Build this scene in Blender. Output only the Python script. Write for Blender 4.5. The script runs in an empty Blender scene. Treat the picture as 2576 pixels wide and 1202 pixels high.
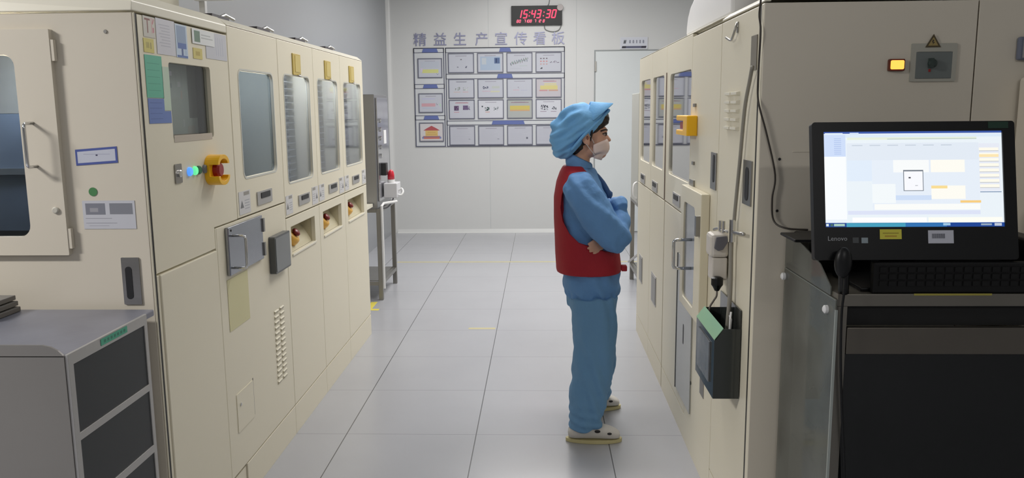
import bpy, bmesh, math, random
from mathutils import Vector, Matrix, noise
from mathutils.geometry import tessellate_polygon
random.seed(7)
SC = bpy.context.scene
COL = bpy.context.collection
PI = math.pi

# ------------------------------------------------------------------ camera
CAM_H = 1.52
F_PX, YAW, PITCH, ROLL = 2065.85, 0.0351591, 0.1566144, 0.0090497
cy, sy, cp, sp = math.cos(YAW), math.sin(YAW), math.cos(PITCH), math.sin(PITCH)
fwd = Vector((-sy*cp, cy*cp, -sp)); rgt = Vector((cy, sy, 0)); up = rgt.cross(fwd)
rgt2 = rgt*math.cos(ROLL) - up*math.sin(ROLL); up2 = rgt2.cross(fwd)
cd = bpy.data.cameras.new('camera'); cam = bpy.data.objects.new('camera', cd); COL.objects.link(cam)
M = Matrix((rgt2, up2, -fwd)).transposed().to_4x4(); M.translation = (0, 0, CAM_H)
cam.matrix_world = M
cd.sensor_width = 36; cd.lens = F_PX/2576*36; cd.clip_start = 0.02
SC.camera = cam

# ------------------------------------------------------------------ light and exposure
vs = SC.view_settings
vs.view_transform = 'Standard'; vs.look = 'None'; vs.gamma = 1; vs.use_curve_mapping = False
vs.exposure = 0.2
w = bpy.data.worlds.new('world'); SC.world = w; w.use_nodes = True
w.node_tree.nodes['Background'].inputs[0].default_value = (1, .98, .95, 1)
w.node_tree.nodes['Background'].inputs[1].default_value = 0.25
ZC = 3.15
def lamp(name, x, y, sx, sy_, power, col=(1, .975, .95)):
    l = bpy.data.lights.new(name, 'AREA'); l.shape = 'RECTANGLE'; l.size = sx; l.size_y = sy_
    l.energy = power; l.color = col
    o = bpy.data.objects.new(name, l); COL.objects.link(o); o.location = (x, y, ZC-.06)
    return o
LAMPS = [(-.1, 8.5, 1.2, .3, 34), (.1, 7.0, 1.6, .3, 54), (.35, 5.5, 1.6, .3, 20), (.35, 4.1, 1.2, .3, 24),
         (-3.8, 0.7, 1.2, .3, 150), (-.9, 2.2, 1.2, .3, 3), (1.2, -2.0, 1.2, .3, 40)]
for a in LAMPS: lamp('ceiling_lamp_light', *a)

# ------------------------------------------------------------------ materials
def lin(c): 
    c = c/255.0
    return c/12.92 if c <= .04045 else ((c+.055)/1.055)**2.4
def rgb(r, g, b): return (lin(r), lin(g), lin(b), 1)
MT = {}
def mat(name, col, rough=.5, metal=0, var=.04, vscale=3, bump=0, bscale=60, spec=.5, emis=0, coat=0, stretch=None):
    if name in MT: return MT[name]
    m = bpy.data.materials.new(name); m.use_nodes = True; nt = m.node_tree; b = nt.nodes['Principled BSDF']
    c = rgb(*col)
    tc = nt.nodes.new('ShaderNodeTexCoord'); mp = nt.nodes.new('ShaderNodeMapping')
    nt.links.new(tc.outputs['Object'], mp.inputs[0])
    if stretch: mp.inputs['Scale'].default_value = stretch
    n = nt.nodes.new('ShaderNodeTexNoise'); n.inputs['Scale'].default_value = vscale; n.inputs['Detail'].default_value = 4
    nt.links.new(mp.outputs[0], n.inputs['Vector'])
    r = nt.nodes.new('ShaderNodeMix'); r.data_type = 'RGBA'
    r.inputs['A'].default_value = tuple(x*(1-var) for x in c[:3])+(1,)
    r.inputs['B'].default_value = tuple(min(1, x*(1+var)) for x in c[:3])+(1,)
    nt.links.new(n.outputs[0], r.inputs['Factor']); nt.links.new(r.outputs['Result'], b.inputs['Base Color'])
    b.inputs['Roughness'].default_value = rough; b.inputs['Metallic'].default_value = metal
    b.inputs['Specular IOR Level'].default_value = spec; b.inputs['Coat Weight'].default_value = coat
    if bump:
        n2 = nt.nodes.new('ShaderNodeTexNoise'); n2.inputs['Scale'].default_value = bscale; n2.inputs['Detail'].default_value = 3
        nt.links.new(mp.outputs[0], n2.inputs['Vector'])
        bp = nt.nodes.new('ShaderNodeBump'); bp.inputs['Strength'].default_value = bump; bp.inputs['Distance'].default_value = .01
        nt.links.new(n2.outputs[0], bp.inputs['Height']); nt.links.new(bp.outputs[0], b.inputs['Normal'])
    if emis:
        b.inputs['Emission Color'].default_value = c; b.inputs['Emission Strength'].default_value = emis
    MT[name] = m
    return m
def glass(name, tint, rough=.02, haze=0, hcol=(150, 152, 146), f0=.04):
    m = bpy.data.materials.new(name); m.use_nodes = True; nt = m.node_tree
    for n in list(nt.nodes): nt.nodes.remove(n)
    o = nt.nodes.new('ShaderNodeOutputMaterial'); t = nt.nodes.new('ShaderNodeBsdfTransparent'); t.inputs[0].default_value = rgb(*tint)
    g = nt.nodes.new('ShaderNodeBsdfGlossy'); g.inputs['Roughness'].default_value = rough
    geo = nt.nodes.new('ShaderNodeNewGeometry'); dp = nt.nodes.new('ShaderNodeVectorMath'); dp.operation = 'DOT_PRODUCT'
    nt.links.new(geo.outputs['Incoming'], dp.inputs[0]); nt.links.new(geo.outputs['Normal'], dp.inputs[1])
    def mth(op, a, b):
        n = nt.nodes.new('ShaderNodeMath'); n.operation = op
        for k, v in enumerate((a, b)):
            if v is None: continue
            if isinstance(v, (int, float)): n.inputs[k].default_value = v
            else: nt.links.new(v, n.inputs[k])
        return n.outputs[0]
    sch = mth('ADD', mth('MULTIPLY', mth('POWER', mth('SUBTRACT', 1, mth('ABSOLUTE', dp.outputs['Value'], None)), 5), 1-f0), f0)
    mx = nt.nodes.new('ShaderNodeMixShader'); nt.links.new(sch, mx.inputs[0]); nt.links.new(t.outputs[0], mx.inputs[1]); nt.links.new(g.outputs[0], mx.inputs[2])
    out = mx.outputs[0]
    if haze:
        d = nt.nodes.new('ShaderNodeBsdfDiffuse'); d.inputs[0].default_value = rgb(*hcol)
        tc = nt.nodes.new('ShaderNodeTexCoord'); n = nt.nodes.new('ShaderNodeTexNoise'); n.inputs['Scale'].default_value = 4
        nt.links.new(tc.outputs['Object'], n.inputs['Vector'])
        ml = nt.nodes.new('ShaderNodeMath'); ml.operation = 'MULTIPLY'; ml.inputs[1].default_value = haze*2; nt.links.new(n.outputs[0], ml.inputs[0])
        m2 = nt.nodes.new('ShaderNodeMixShader'); nt.links.new(ml.outputs[0], m2.inputs[0])
        nt.links.new(out, m2.inputs[1]); nt.links.new(d.outputs[0], m2.inputs[2]); out = m2.outputs[0]
    nt.links.new(out, o.inputs[0]); MT[name] = m
    return m
def printmat(name, rough=.45, emis=0, coat=0):
    m = bpy.data.materials.new(name); m.use_nodes = True; nt = m.node_tree; b = nt.nodes['Principled BSDF']
    a = nt.nodes.new('ShaderNodeVertexColor'); a.layer_name = 'col'
    nt.links.new(a.outputs[0], b.inputs['Base Color']); b.inputs['Roughness'].default_value = rough; b.inputs['Coat Weight'].default_value = coat
    if emis:
        b.inputs['Base Color'].default_value = (0, 0, 0, 1)
        nt.links.remove(b.inputs['Base Color'].links[0]) if b.inputs['Base Color'].links else None
        nt.links.new(a.outputs[0], b.inputs['Emission Color']); b.inputs['Emission Strength'].default_value = emis
        b.inputs['Roughness'].default_value = .25
    MT[name] = m
    return m
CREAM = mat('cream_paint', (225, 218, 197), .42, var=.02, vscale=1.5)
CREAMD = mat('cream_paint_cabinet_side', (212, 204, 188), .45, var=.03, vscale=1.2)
CAPM = mat('cream_cap_paint', (226, 221, 204), .35, var=.02)
INNER = mat('interior_grey', (120, 124, 128), .5, var=.15, vscale=8)
DARK = mat('dark_rubber', (28, 28, 30), .5)
BLACK = mat('black_plastic', (11, 12, 14), .4, var=.1, spec=.35)
BLACKG = mat('black_glossy', (18, 20, 20), .12, var=.1, vscale=2)
CHARC = mat('charcoal_panel', (38, 41, 44), .45, var=.08)
STEEL = mat('brushed_steel', (176, 174, 170), .3, 1, var=.08, vscale=20, stretch=(1, 1, 8))
STEELD = mat('dull_steel', (158, 156, 152), .42, 1, var=.1, vscale=6)
GALV = mat('grey_sheet_steel', (136, 133, 130), .5, .35, var=.08, vscale=3)
CHROME = mat('chrome', (215, 215, 215), .12, 1, var=.02)
ALU = mat('aluminium', (182, 180, 178), .4, .6, var=.05)
WHITE = mat('white_plastic', (225, 225, 225), .4)
WALLM = mat('wall_panel_white', (211, 212, 211), .32, var=.015, vscale=.8)
YEL = mat('yellow_plastic', (244, 186, 20), .35)
RED = mat('red_plastic', (150, 30, 28), .4)
AMB = mat('amber_knob', (226, 176, 84), .3)
GLASS = glass('window_glass', (225, 230, 238), .04, f0=.06)
GLASSD = glass('dark_window_glass', (170, 180, 192), .04, f0=.05)
GLASSR = glass('reflective_window_glass', (150, 155, 165), .03, f0=.6)
ACRYL = glass('clear_acrylic', (190, 192, 186), .08, .3)
PRINT = printmat('printed_paper'); PRINTG = printmat('printed_glossy', .25, 0, .3)

# ------------------------------------------------------------------ object helpers
def wloc(o):
    v = Vector((0, 0, 0))
    while o is not None: v = v+Vector(o.location); o = o.parent
    return v
def obj(name, bm, m, parent=None, smooth=False, bevel=0, recalc=True):
    if recalc: bmesh.ops.recalc_face_normals(bm, faces=bm.faces[:])
    if parent is not None: off = wloc(parent)
    else:
        xs = [v.co for v in bm.verts]
        off = Vector((sum(c.x for c in xs)/len(xs), sum(c.y for c in xs)/len(xs), min(c.z for c in xs)))
    bmesh.ops.translate(bm, verts=bm.verts[:], vec=-off)
    me = bpy.data.meshes.new(name); bm.to_mesh(me); bm.free()
    for mm in (m if isinstance(m, (list, tuple)) else [m]): me.materials.append(mm)
    o = bpy.data.objects.new(name, me); COL.objects.link(o)
    if parent is not None: o.parent = parent
    else: o.location = off
    if smooth:
        for p in me.polygons: p.use_smooth = True
    if bevel:
        b = o.modifiers.new('bevel', 'BEVEL'); b.width = bevel; b.segments = 2; b.limit_method = 'ANGLE'; b.angle_limit = .6
    return o
def tag(o, label, cat, group=None):
    o['label'] = label; o['category'] = cat
    if group: o['group'] = group
    return o
def thing(name, label, cat, loc, group=None):
    o = bpy.data.objects.new(name, None); COL.objects.link(o); o.location = loc; o.empty_display_size = .05
    return tag(o, label, cat, group)
def struct(name, bm, m, **k):
    o = obj(name, bm, m, **k); o['kind'] = 'structure'; return o
def B(): return bmesh.new()
def box(bm, x0, x1, y0, y1, z0, z1):
    if x0 > x1: x0, x1 = x1, x0
    if y0 > y1: y0, y1 = y1, y0
    if z0 > z1: z0, z1 = z1, z0
    v = [bm.verts.new((x, y, z)) for z in (z0, z1) for x, y in ((x0, y0), (x1, y0), (x1, y1), (x0, y1))]
    for f in ((3, 2, 1, 0), (4, 5, 6, 7), (0, 1, 5, 4), (1, 2, 6, 5), (2, 3, 7, 6), (3, 0, 4, 7)): bm.faces.new([v[i] for i in f])
    return bm
# faces: u, v in metres along the surface, n outwards
XL, XR, YNL, YNR, YB = -1.167, .66, 2.394, 2.512, 10.15
FL = lambda u, v, n: (XL+n, u, v)
FR = lambda u, v, n: (XR-n, u, v)
FNL = lambda u, v, n: (u, YNL-n, v)
FNR = lambda u, v, n: (u, YNR-n, v)
FB = lambda u, v, n: (u, YB-n, v)
def rect(u0, v0, u1, v1): return [(u0, v0), (u1, v0), (u1, v1), (u0, v1)]
def rrect(u0, v0, u1, v1, r, n=5):
    p = []
    for cx, cz, a0 in ((u1-r, v0+r, -90), (u1-r, v1-r, 0), (u0+r, v1-r, 90), (u0+r, v0+r, 180)):
        for i in range(n+1):
            a = math.radians(a0+90*i/n); p.append((cx+r*math.cos(a), cz+r*math.sin(a)))
    return p
def circ(u, v, r, n=20): return [(u+r*math.cos(2*PI*i/n), v+r*math.sin(2*PI*i/n)) for i in range(n)]
def prism(bm, face, outline, n0, n1, holes=(), layer=None, col=None):
    loops = [outline]+list(holes)
    tris = tessellate_polygon([[Vector((a, b, 0)) for a, b in l] for l in loops])
    flat = [p for l in loops for p in l]
    A = [bm.verts.new(face(a, b, n0)) for a, b in flat]; C = [bm.verts.new(face(a, b, n1)) for a, b in flat]
    fs = []
    for t in tris:
        for V, o in ((A, 1), (C, -1)):
            try: fs.append(bm.faces.new([V[i] for i in t][::o]))
            except ValueError: pass
    k = 0
    for l in loops:
        n = len(l)
        for i in range(n):
            a, b = k+i, k+(i+1) % n
            fs.append(bm.faces.new((A[a], A[b], C[b], C[a])))
        k += n
    if layer is not None:
        for f in fs:
            for lp in f.loops: lp[layer] = col
    return fs
def fbox(bm, face, u0, v0, u1, v1, n0, n1): prism(bm, face, rect(u0, v0, u1, v1), n0, n1); return bm
def plate(name, face, outline, n0, n1, m, parent, holes=(), bevel=0):
    bm = B(); prism(bm, face, outline, n0, n1, holes); return obj(name, bm, m, parent, bevel=bevel)
def textpolys(s, size, x, y, shear=0, align='CENTER', sx=1):
    c = bpy.data.curves.new('t', 'FONT'); c.body = s; c.size = size; c.align_x = align; c.align_y = 'CENTER'; c.shear = shear
    c.resolution_u = 2
    o = bpy.data.objects.new('t', c); COL.objects.link(o)
    m = bpy.data.meshes.new_from_object(o)
    bpy.data.objects.remove(o)
    P = [[(x+m.vertices[i].co.x*sx, y+m.vertices[i].co.y) for i in p.vertices] for p in m.polygons]
    bpy.data.meshes.remove(m)
    return P
def printed(name, face, base, items, parent=None, n0=.0005, th=.001, m=None, label=None, cat=None, group=None, flip=1):
    """a sheet with printed marks: items = (polygon, (r,g,b)) or ('T', text, size, x, y, colour, shear)"""
    bm = B(); ly = bm.loops.layers.float_color.new('col')
    def put(poly, c, a, b):
        c = rgb(*c)
        if len(poly) == 3 or len(poly) == 4 or a < .0001: pass
        try: prism(bm, face, poly, a, b, (), ly, c)
        except Exception: pass
    put(base[0], base[1], n0, n0+th)
    top = n0+th; k = 0
    for it in items:
        k += 1; a = top; b = top+.00004+k*.000012
        if it[0] == 'T':
            for p in textpolys(it[1], it[2], 0, 0, it[6] if len(it) > 6 else 0):
                q = [(it[3]+flip*px, it[4]+pz) for px, pz in p]
                b2 = b+.00002
                vs_ = [bm.verts.new(face(px, pz, b2)) for px, pz in q]
                try: f = bm.faces.new(vs_)
                except ValueError: continue
                for lp in f.loops: lp[ly] = rgb(*it[5])
        else: put(it[0], it[1], a, b)
    o = obj(name, bm, m or PRINT, parent)
    if label: tag(o, label, cat, group)
    return o
def tube(bm, pts, r, seg=10, smooth_n=0, radii=None, caps=True):
    pts = [Vector(p) for p in pts]
    if smooth_n:
        q = []
        for i in range(len(pts)-1):
            p0 = pts[max(i-1, 0)]; p1 = pts[i]; p2 = pts[i+1]; p3 = pts[min(i+2, len(pts)-1)]
            for k in range(smooth_n):
                t = k/smooth_n
                q.append(.5*((2*p1)+(-p0+p2)*t+(2*p0-5*p1+4*p2-p3)*t*t+(-p0+3*p1-3*p2+p3)*t**3))
        q.append(pts[-1]); 
        if radii:
            rr = []
            for i in range(len(radii)-1):
                for k in range(smooth_n): rr.append(radii[i]+(radii[i+1]-radii[i])*k/smooth_n)
            rr.append(radii[-1]); radii = rr
        pts = q
    N = len(pts); rings = []; prev = None
    for i, p in enumerate(pts):
        t = (pts[min(i+1, N-1)]-pts[max(i-1, 0)]).normalized()
        if prev is None:
            a = Vector((0, 0, 1)) if abs(t.z) < .9 else Vector((1, 0, 0)); u = t.cross(a).normalized()
        else: u = (prev-t*prev.dot(t)).normalized()
        prev = u; v = t.cross(u); rr = radii[i] if radii else r
        rings.append([bm.verts.new(p+u*rr*math.cos(2*PI*k/seg)+v*rr*math.sin(2*PI*k/seg)) for k in range(seg)])
    for i in range(N-1):
        for k in range(seg):
            bm.faces.new((rings[i][k], rings[i][(k+1) % seg], rings[i+1][(k+1) % seg], rings[i+1][k]))
    if caps: bm.faces.new(rings[0][::-1]); bm.faces.new(rings[-1])
    return bm
def ball(bm, c, r, seg=16, sq=None, rot=None):
    r = (r, r, r) if not hasattr(r, '__len__') else r
    mt = Matrix.Translation(c) @ (rot.to_4x4() if rot else Matrix.Identity(4)) @ Matrix.Diagonal((*r, 1))
    bmesh.ops.create_uvsphere(bm, u_segments=seg, v_segments=max(6, seg//2), radius=1, matrix=mt)
    return bm
def lathe(bm, c, prof, axis='Z', seg=20, face=None):
    """prof = [(radius, height)] about a point; face gives a surface frame (u,v centre, n = height)"""
    rings = []
    for r, h in prof:
        ring = []
        for k in range(seg):
            a = 2*PI*k/seg
            if face: p = face(c[0]+r*math.cos(a), c[1]+r*math.sin(a), c[2]+h)
            else: p = (c[0]+r*math.cos(a), c[1]+r*math.sin(a), c[2]+h)
            ring.append(bm.verts.new(p))
        rings.append(ring)
    for i in range(len(rings)-1):
        for k in range(seg): bm.faces.new((rings[i][k], rings[i][(k+1) % seg], rings[i+1][(k+1) % seg], rings[i+1][k]))
    bm.faces.new(rings[0][::-1]); bm.faces.new(rings[-1])
    return bm

# ------------------------------------------------------------------ the room
TL = .618
def tile_material():
    m = bpy.data.materials.new('white_floor_tiles'); m.use_nodes = True; nt = m.node_tree; b = nt.nodes['Principled BSDF']; L = nt.links.new
    tc = nt.nodes.new('ShaderNodeTexCoord'); sx = nt.nodes.new('ShaderNodeSeparateXYZ'); L(tc.outputs['Object'], sx.inputs[0])
    def mth(op, a, bb=None, c=None):
        n = nt.nodes.new('ShaderNodeMath'); n.operation = op
        for i, v in enumerate((a, bb, c)):
            if v is None: continue
            if isinstance(v, (int, float)): n.inputs[i].default_value = v
            else: L(v, n.inputs[i])
        return n.outputs[0]
    def line(s, off, wdt):
        p = mth('PINGPONG', mth('ADD', s, off), TL/2)       # 0 on a joint
        return mth('LESS_THAN', p, wdt)
    lx = line(sx.outputs[0], .308+TL*20, .0022); lyy = line(sx.outputs[1], -3.69+TL*20, .0016)
    n = nt.nodes.new('ShaderNodeTexNoise'); n.inputs['Scale'].default_value = 1.6; n.inputs['Detail'].default_value = 5; L(tc.outputs['Object'], n.inputs['Vector'])
    mx = nt.nodes.new('ShaderNodeMix'); mx.data_type = 'RGBA'; mx.inputs['A'].default_value = rgb(164, 165, 170); mx.inputs['B'].default_value = rgb(176, 177, 182); L(n.outputs[0], mx.inputs['Factor'])
    m2 = nt.nodes.new('ShaderNodeMix'); m2.data_type = 'RGBA'; m2.inputs['B'].default_value = rgb(80, 81, 83); L(mx.outputs['Result'], m2.inputs['A'])
    L(mth('MAXIMUM', lx, mth('MULTIPLY', lyy, .55)), m2.inputs['Factor']); L(m2.outputs['Result'], b.inputs['Base Color'])
    b.inputs['Roughness'].default_value = .25; b.inputs['Specular IOR Level'].default_value = .5
    return m
bm = B(); box(bm, -6, 6, -4, YB, -.05, 0); o = struct('floor', bm, tile_material())
o.data.transform(Matrix.Translation(o.location)); o.location = (0, 0, 0)
bm = B(); box(bm, -6, 6, -4, YB, ZC, ZC+.05); struct('ceiling', bm, mat('ceiling_white', (205, 208, 210), .6))
bm = B(); box(bm, -6, 6, YB, YB+.1, 0, ZC); struct('wall_back', bm, WALLM)
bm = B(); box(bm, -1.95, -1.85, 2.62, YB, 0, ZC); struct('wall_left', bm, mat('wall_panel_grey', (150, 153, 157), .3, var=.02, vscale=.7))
bm = B(); box(bm, 1.92, 2.02, 2.62, YB, 0, ZC); struct('wall_right', bm, WALLM)
bm = B(); box(bm, -6, 6, -4.1, -4, 0, ZC); struct('wall_front', bm, mat('far_wall_grey', (150, 150, 150), .6))
def cove(name, x, y, sgn):
    bm = B(); n = 6; R_ = .055
    pts = [(x, y)]+[(x+sgn*(R_-R_*math.sin(i*PI/2/n)), y-(R_-R_*math.cos(i*PI/2/n))) for i in range(n+1)]
    A = [bm.verts.new((a, b, 0)) for a, b in pts]; C = [bm.verts.new((a, b, ZC)) for a, b in pts]
    for i in range(len(pts)):
        j = (i+1) % len(pts); bm.faces.new((A[i], A[j], C[j], C[i]))
    bm.faces.new(A[::-1]); bm.faces.new(C)
    struct(name, bm, WALLM)
cove('trim_1', -1.85, YB, 1); cove('trim_2', 1.92, YB, -1)
bm = B(); v = []
for x in (-1.79, .66):
    v.append([bm.verts.new((x, YB, 0)), bm.verts.new((x, YB-.035, 0)), bm.verts.new((x, YB-.012, .012)), bm.verts.new((x, YB, .045))])
for i in range(4): bm.faces.new((v[0][i], v[0][(i+1) % 4], v[1][(i+1) % 4], v[1][i]))
bm.faces.new(v[0]); bm.faces.new(v[1][::-1]); struct('baseboard_back', bm, WALLM)
# wall panel joints on the back wall
bm = B()
for x in (-.62, .44): fbox(bm, FB, x-.0015, .05, x+.0015, ZC, 0, .001)
struct('trim_3', bm, mat('wall_joint', (176, 182, 184), .5))
# door in the back wall
d = bpy.data.objects.new('door_1', None); COL.objects.link(d); d.location = (1.07, YB, 0); d['kind'] = 'structure'
plate('door_frame', FB, rect(.655, 0, 1.49, 2.215), 0, .006, mat('door_frame_grey', (150, 155, 156), .5), d, [rect(.668, .004, 1.477, 2.203)])
plate('door_leaf', FB, rect(.672, .01, 1.473, 2.199), 0, .012, mat('door_white', (212, 217, 218), .35), d, bevel=.002)
bm = B(); fbox(bm, FB, .66, 1.96, .682, 2.08, .006, .024); obj('hinge', bm, STEELD, d)
bm = B(); fbox(bm, FB, .66, .3, .682, .42, .006, .024); obj('hinge', bm, STEELD, d)
bm = B(); tube(bm, [FB(1.42, 1.0, .01), FB(1.42, 1.0, .06), FB(1.33, 1.0, .06)], .009); obj('door_handle', bm, STEELD, d)
# ceiling light housings
for i, a in enumerate(LAMPS):
    n_ = ['farthest along the aisle, by the back wall', 'second from the back wall, over the aisle', 'third from the back wall, over the aisle', 'over the standing person',
          'far to the left of the camera', 'over the near end of the aisle', 'behind the camera'][i]
    t = thing('ceiling_light', 'white rectangular ceiling light, '+n_, 'ceiling light', (a[0], a[1], ZC-.05), 'ceiling lights')
    bm = B(); box(bm, a[0]-.66, a[0]+.66, a[1]-.21, a[1]+.21, ZC-.05, ZC-.001); obj('housing', bm, WHITE, t)
# floor tape
YT = mat('yellow_floor_tape', (188, 180, 142), .6)
bm = B(); box(bm, -1.45, 1.7, 8.12, 8.165, 0, .0008); tag(obj('floor_tape', bm, YT), 'long thin yellow tape line across the far floor', 'floor tape', 'yellow floor tape')
bm = B(); box(bm, -.508, -.319, 5.575, 5.615, 0, .0008); tag(obj('floor_tape', bm, YT), 'short yellow tape dash in the middle of the aisle', 'floor tape', 'yellow floor tape')
bm = B(); box(bm, -1.36, -1.25, 6.12, 6.17, 0, .0008); box(bm, -1.36, -1.31, 6.17, 6.4, 0, .0008); tag(obj('floor_tape', bm, mat('yellow_tape_bright', (220, 205, 90), .5)), 'yellow tape corner on the floor by the steel stand', 'floor tape', 'yellow floor tape')

# ------------------------------------------------------------------ machine parts
ESM = [YEL, RED]
def body_shell(t, face, u0, u1, depth, z1=1.83, cuts=(), col=CREAM):
    """open-fronted sheet metal housing"""
    bm = B(); g = .022; w_ = .015
    for a, b in ((u0+.001, u0+w_), (u1-w_, u1-.001)): fbox(bm, face, a, .012, b, z1, -g, -depth)
    fbox(bm, face, u0+w_, .012, u1-w_, .03, -g, -depth); fbox(bm, face, u0+w_, z1-.015, u1-w_, z1, -g, -depth)
    fbox(bm, face, u0+w_, .03, u1-w_, z1-.015, -depth+.015, -depth)
    for z in cuts: fbox(bm, face, u0+w_, z, u1-w_, z+.012, -g, -depth+.015)
    return obj('housing', bm, col, t)
def inner_fill(t, x, y, z, p=3.0):  # added light, no known fitting: brightens the cabinet interior behind the window
    l = bpy.data.lights.new('cabinet_fill_light', 'AREA'); l.size = .12; l.energy = p; l.color = (.95, .98, 1)
    o = bpy.data.objects.new('cabinet_fill_light', l); COL.objects.link(o); o.parent = t; o.location = Vector((x, y, z))-wloc(t)
def latch(door, face, uc, vc, w_, h):
    o = plate('latch', face, rrect(uc-w_/2, vc-h/2, uc+w_/2, vc+h/2, .004), 0, .005, ALU, door, bevel=.001)
    plate('latch_opening', face, rrect(uc-w_*.28, vc-h*.05, uc+w_*.34, vc+h*.38, .004), .005, .0075, DARK, o)
def slot_handle(door, face, u0, v0, u1, v1, frac=(.3, .62, .12, .9)):
    o = plate('recessed_handle', face, rrect(u0, v0, u1, v1, .003), 0, .005, STEELD, door, bevel=.001)
    W, H = u1-u0, v1-v0
    a, b, c, e = u0+frac[0]*W, u0+frac[1]*W, v0+frac[2]*H, v0+frac[3]*H
    plate('grip_slot', face, rrect(a, c, b, e, (b-a)*.45), .005, .0065, DARK, o)
def warn_label(door, face, u0, v0, u1, v1, flip=1):
    W, H = u1-u0, v1-v0; S = -flip
    X = lambda f: u0+f*W if flip > 0 else u1-f*W
    it = [(rect(min(X(.42), X(.92)), v0+.8*H, max(X(.42), X(.92)), v0+.96*H), (150, 146, 140)),
          ([(X(.08), v0+.28*H), (X(.40), v0+.28*H), (X(.24), v0+.62*H)], (110, 110, 112))]
    for k in range(4): it.append((rect(min(X(.48), X(.9)), v0+(.2+k*.12)*H, max(X(.48), X(.9)), v0+(.24+k*.12)*H), (165, 166, 172)))
    printed('warning_label', face, (rect(u0, v0, u1, v1), (206, 205, 206)), it, door)
def chamfer_cap(t, face, u0, u1, dep, name='top_cap', zf=1.812, z0=1.838, z1=1.866, n=0):
    bm = B(); pr = [(-.02, zf), (n, zf), (n, z0), (n-.030, z1), (-dep, z1), (-dep, z1-.01), (-.02, z1-.02)]
    A = [bm.verts.new(face(u0, z, nn)) for nn, z in pr]; C = [bm.verts.new(face(u1, z, nn)) for nn, z in pr]
    for i in range(len(pr)):
        j = (i+1) % len(pr); bm.faces.new((A[i], A[j], C[j], C[i]))
    bm.faces.new(A); bm.faces.new(C[::-1]); return obj(name, bm, CAPM, t, bevel=.003)
def estop(parent, p, nrm, s=1.0, name='emergency_switch', yellow=YEL):
    """red push button on a yellow round collar along direction nrm"""
    n = Vector(nrm).normalized(); q = n.to_track_quat('Z', 'Y').to_matrix()
    def lt(prof, m, nm, par):
        bm = B(); lathe(bm, (0, 0, 0), prof, seg=20); bmesh.ops.transform(bm, matrix=Matrix.Translation(p) @ q.to_4x4(), verts=bm.verts[:])
        return obj(nm, bm, m, par, smooth=True)
    c = lt([(.036*s, 0), (.037*s, .020*s), (.034*s, .030*s), (.026*s, .036*s)], yellow, name, parent)
    lt([(.012*s, .034*s), (.012*s, .040*s), (.018*s, .042*s), (.018*s, .050*s), (.013*s, .054*s)], mat('dark_red_button', (120, 26, 20), .35), 'button', c)
    return c
def c_guard(parent, face, uc, vc, w_, h, n1, name='guarded_switch'):
    """yellow C-shaped guard around a red knob (seen from the aisle)"""
    bm = B(); r = h/2
    out = []
    for i in range(13): a = PI*i/12; out.append((uc+w_/2*math.cos(a), vc+h*.18+h*.32*math.sin(a)))
    lo = [(uc+w_/2*math.cos(PI+PI*i/12), vc-h*.18+h*.32*math.sin(PI+PI*i/12)) for i in range(13)]
    prism(bm, face, out+lo, 0, n1*.35)
    g = obj(name, bm, YEL, parent, bevel=.003)
    for s, nm in ((1, 'guard_lobe'), (-1, 'guard_lobe')):
        bm = B(); o_ = []; 
        for i in range(13): a = PI*i/12; o_.append((uc+w_*.5*math.cos(a), vc+s*(h*.19+h*.31*math.sin(a))))
        for i in range(12, -1, -1): a = PI*i/12; o_.append((uc+w_*.34*math.cos(a), vc+s*(h*.19+h*.17*math.sin(a))))
        prism(bm, face, o_, n1*.3, n1); obj(nm, bm, YEL, g, bevel=.002)
    bm = B(); lathe(bm, (uc, vc, n1*.3), [(w_*.26, 0), (w_*.26, n1*.35), (w_*.2, n1*.5)], seg=18, face=face)
    obj('knob', bm, RED, g, smooth=False)
    return g
def d_handle(parent, pa, pb, nv, r=.006, name='handle', m=CHROME):
    pa, pb, nv = Vector(pa), Vector(pb), Vector(nv); d_ = (pb-pa).normalized(); k = .012
    pts = [pa, pa+nv*.8, pa+nv*.95+d_*k*.3, pa+nv+d_*k, pb+nv-d_*k, pb+nv*.95-d_*k*.3, pb+nv*.8, pb]
    bm = B(); tube(bm, pts, r, 10); return obj(name, bm, m, parent, smooth=True)

# ================================================================== LEFT ROW
DEPL = .66
# --- module 1 (operator end, nearest)
t = thing('machine_cabinet', 'nearest left cream cabinet with green and blue stickers, guarded switch and lower service door', 'machine cabinet', (-1.45, 2.75, 0), 'left row machine cabinets')
M1 = t
y0, y1 = 2.394, 3.105
bm = B(); g = .024
fbox(bm, FL, y1-.015, .012, y1-.001, 1.80, -g, -.73)
fbox(bm, FL, y0+.065, .012, y1-.015, .03, -g, -.73); fbox(bm, FL, y0+.065, 1.785, y1-.015, 1.80, -g, -.73); fbox(bm, FL, y0+.065, .03, y1-.015, 1.785, -.715, -.73)
obj('housing', bm, CREAM, t)
# end face toward the camera: corner post + side panel
plate('corner_post', FL, rect(y0+.001, .012, y0+.0075, 1.806), -.0055, 0, CREAM, t, bevel=.003)
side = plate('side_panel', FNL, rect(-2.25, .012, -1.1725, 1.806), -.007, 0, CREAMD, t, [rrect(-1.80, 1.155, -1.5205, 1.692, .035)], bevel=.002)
plate('base_skirt', FL, rect(y0+.05, 0, 3.045, .13), -.05, -.006, CREAM, t)
ud = plate('upper_door', FL, [(2.412, 1.036), (2.871, 1.036), (2.871, 1.112), (3.1, 1.112), (3.1, 1.802), (2.412, 1.802)], -.022, 0, CREAM, t, [rrect(2.596, 1.432, 2.924, 1.676, .012)])
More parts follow.
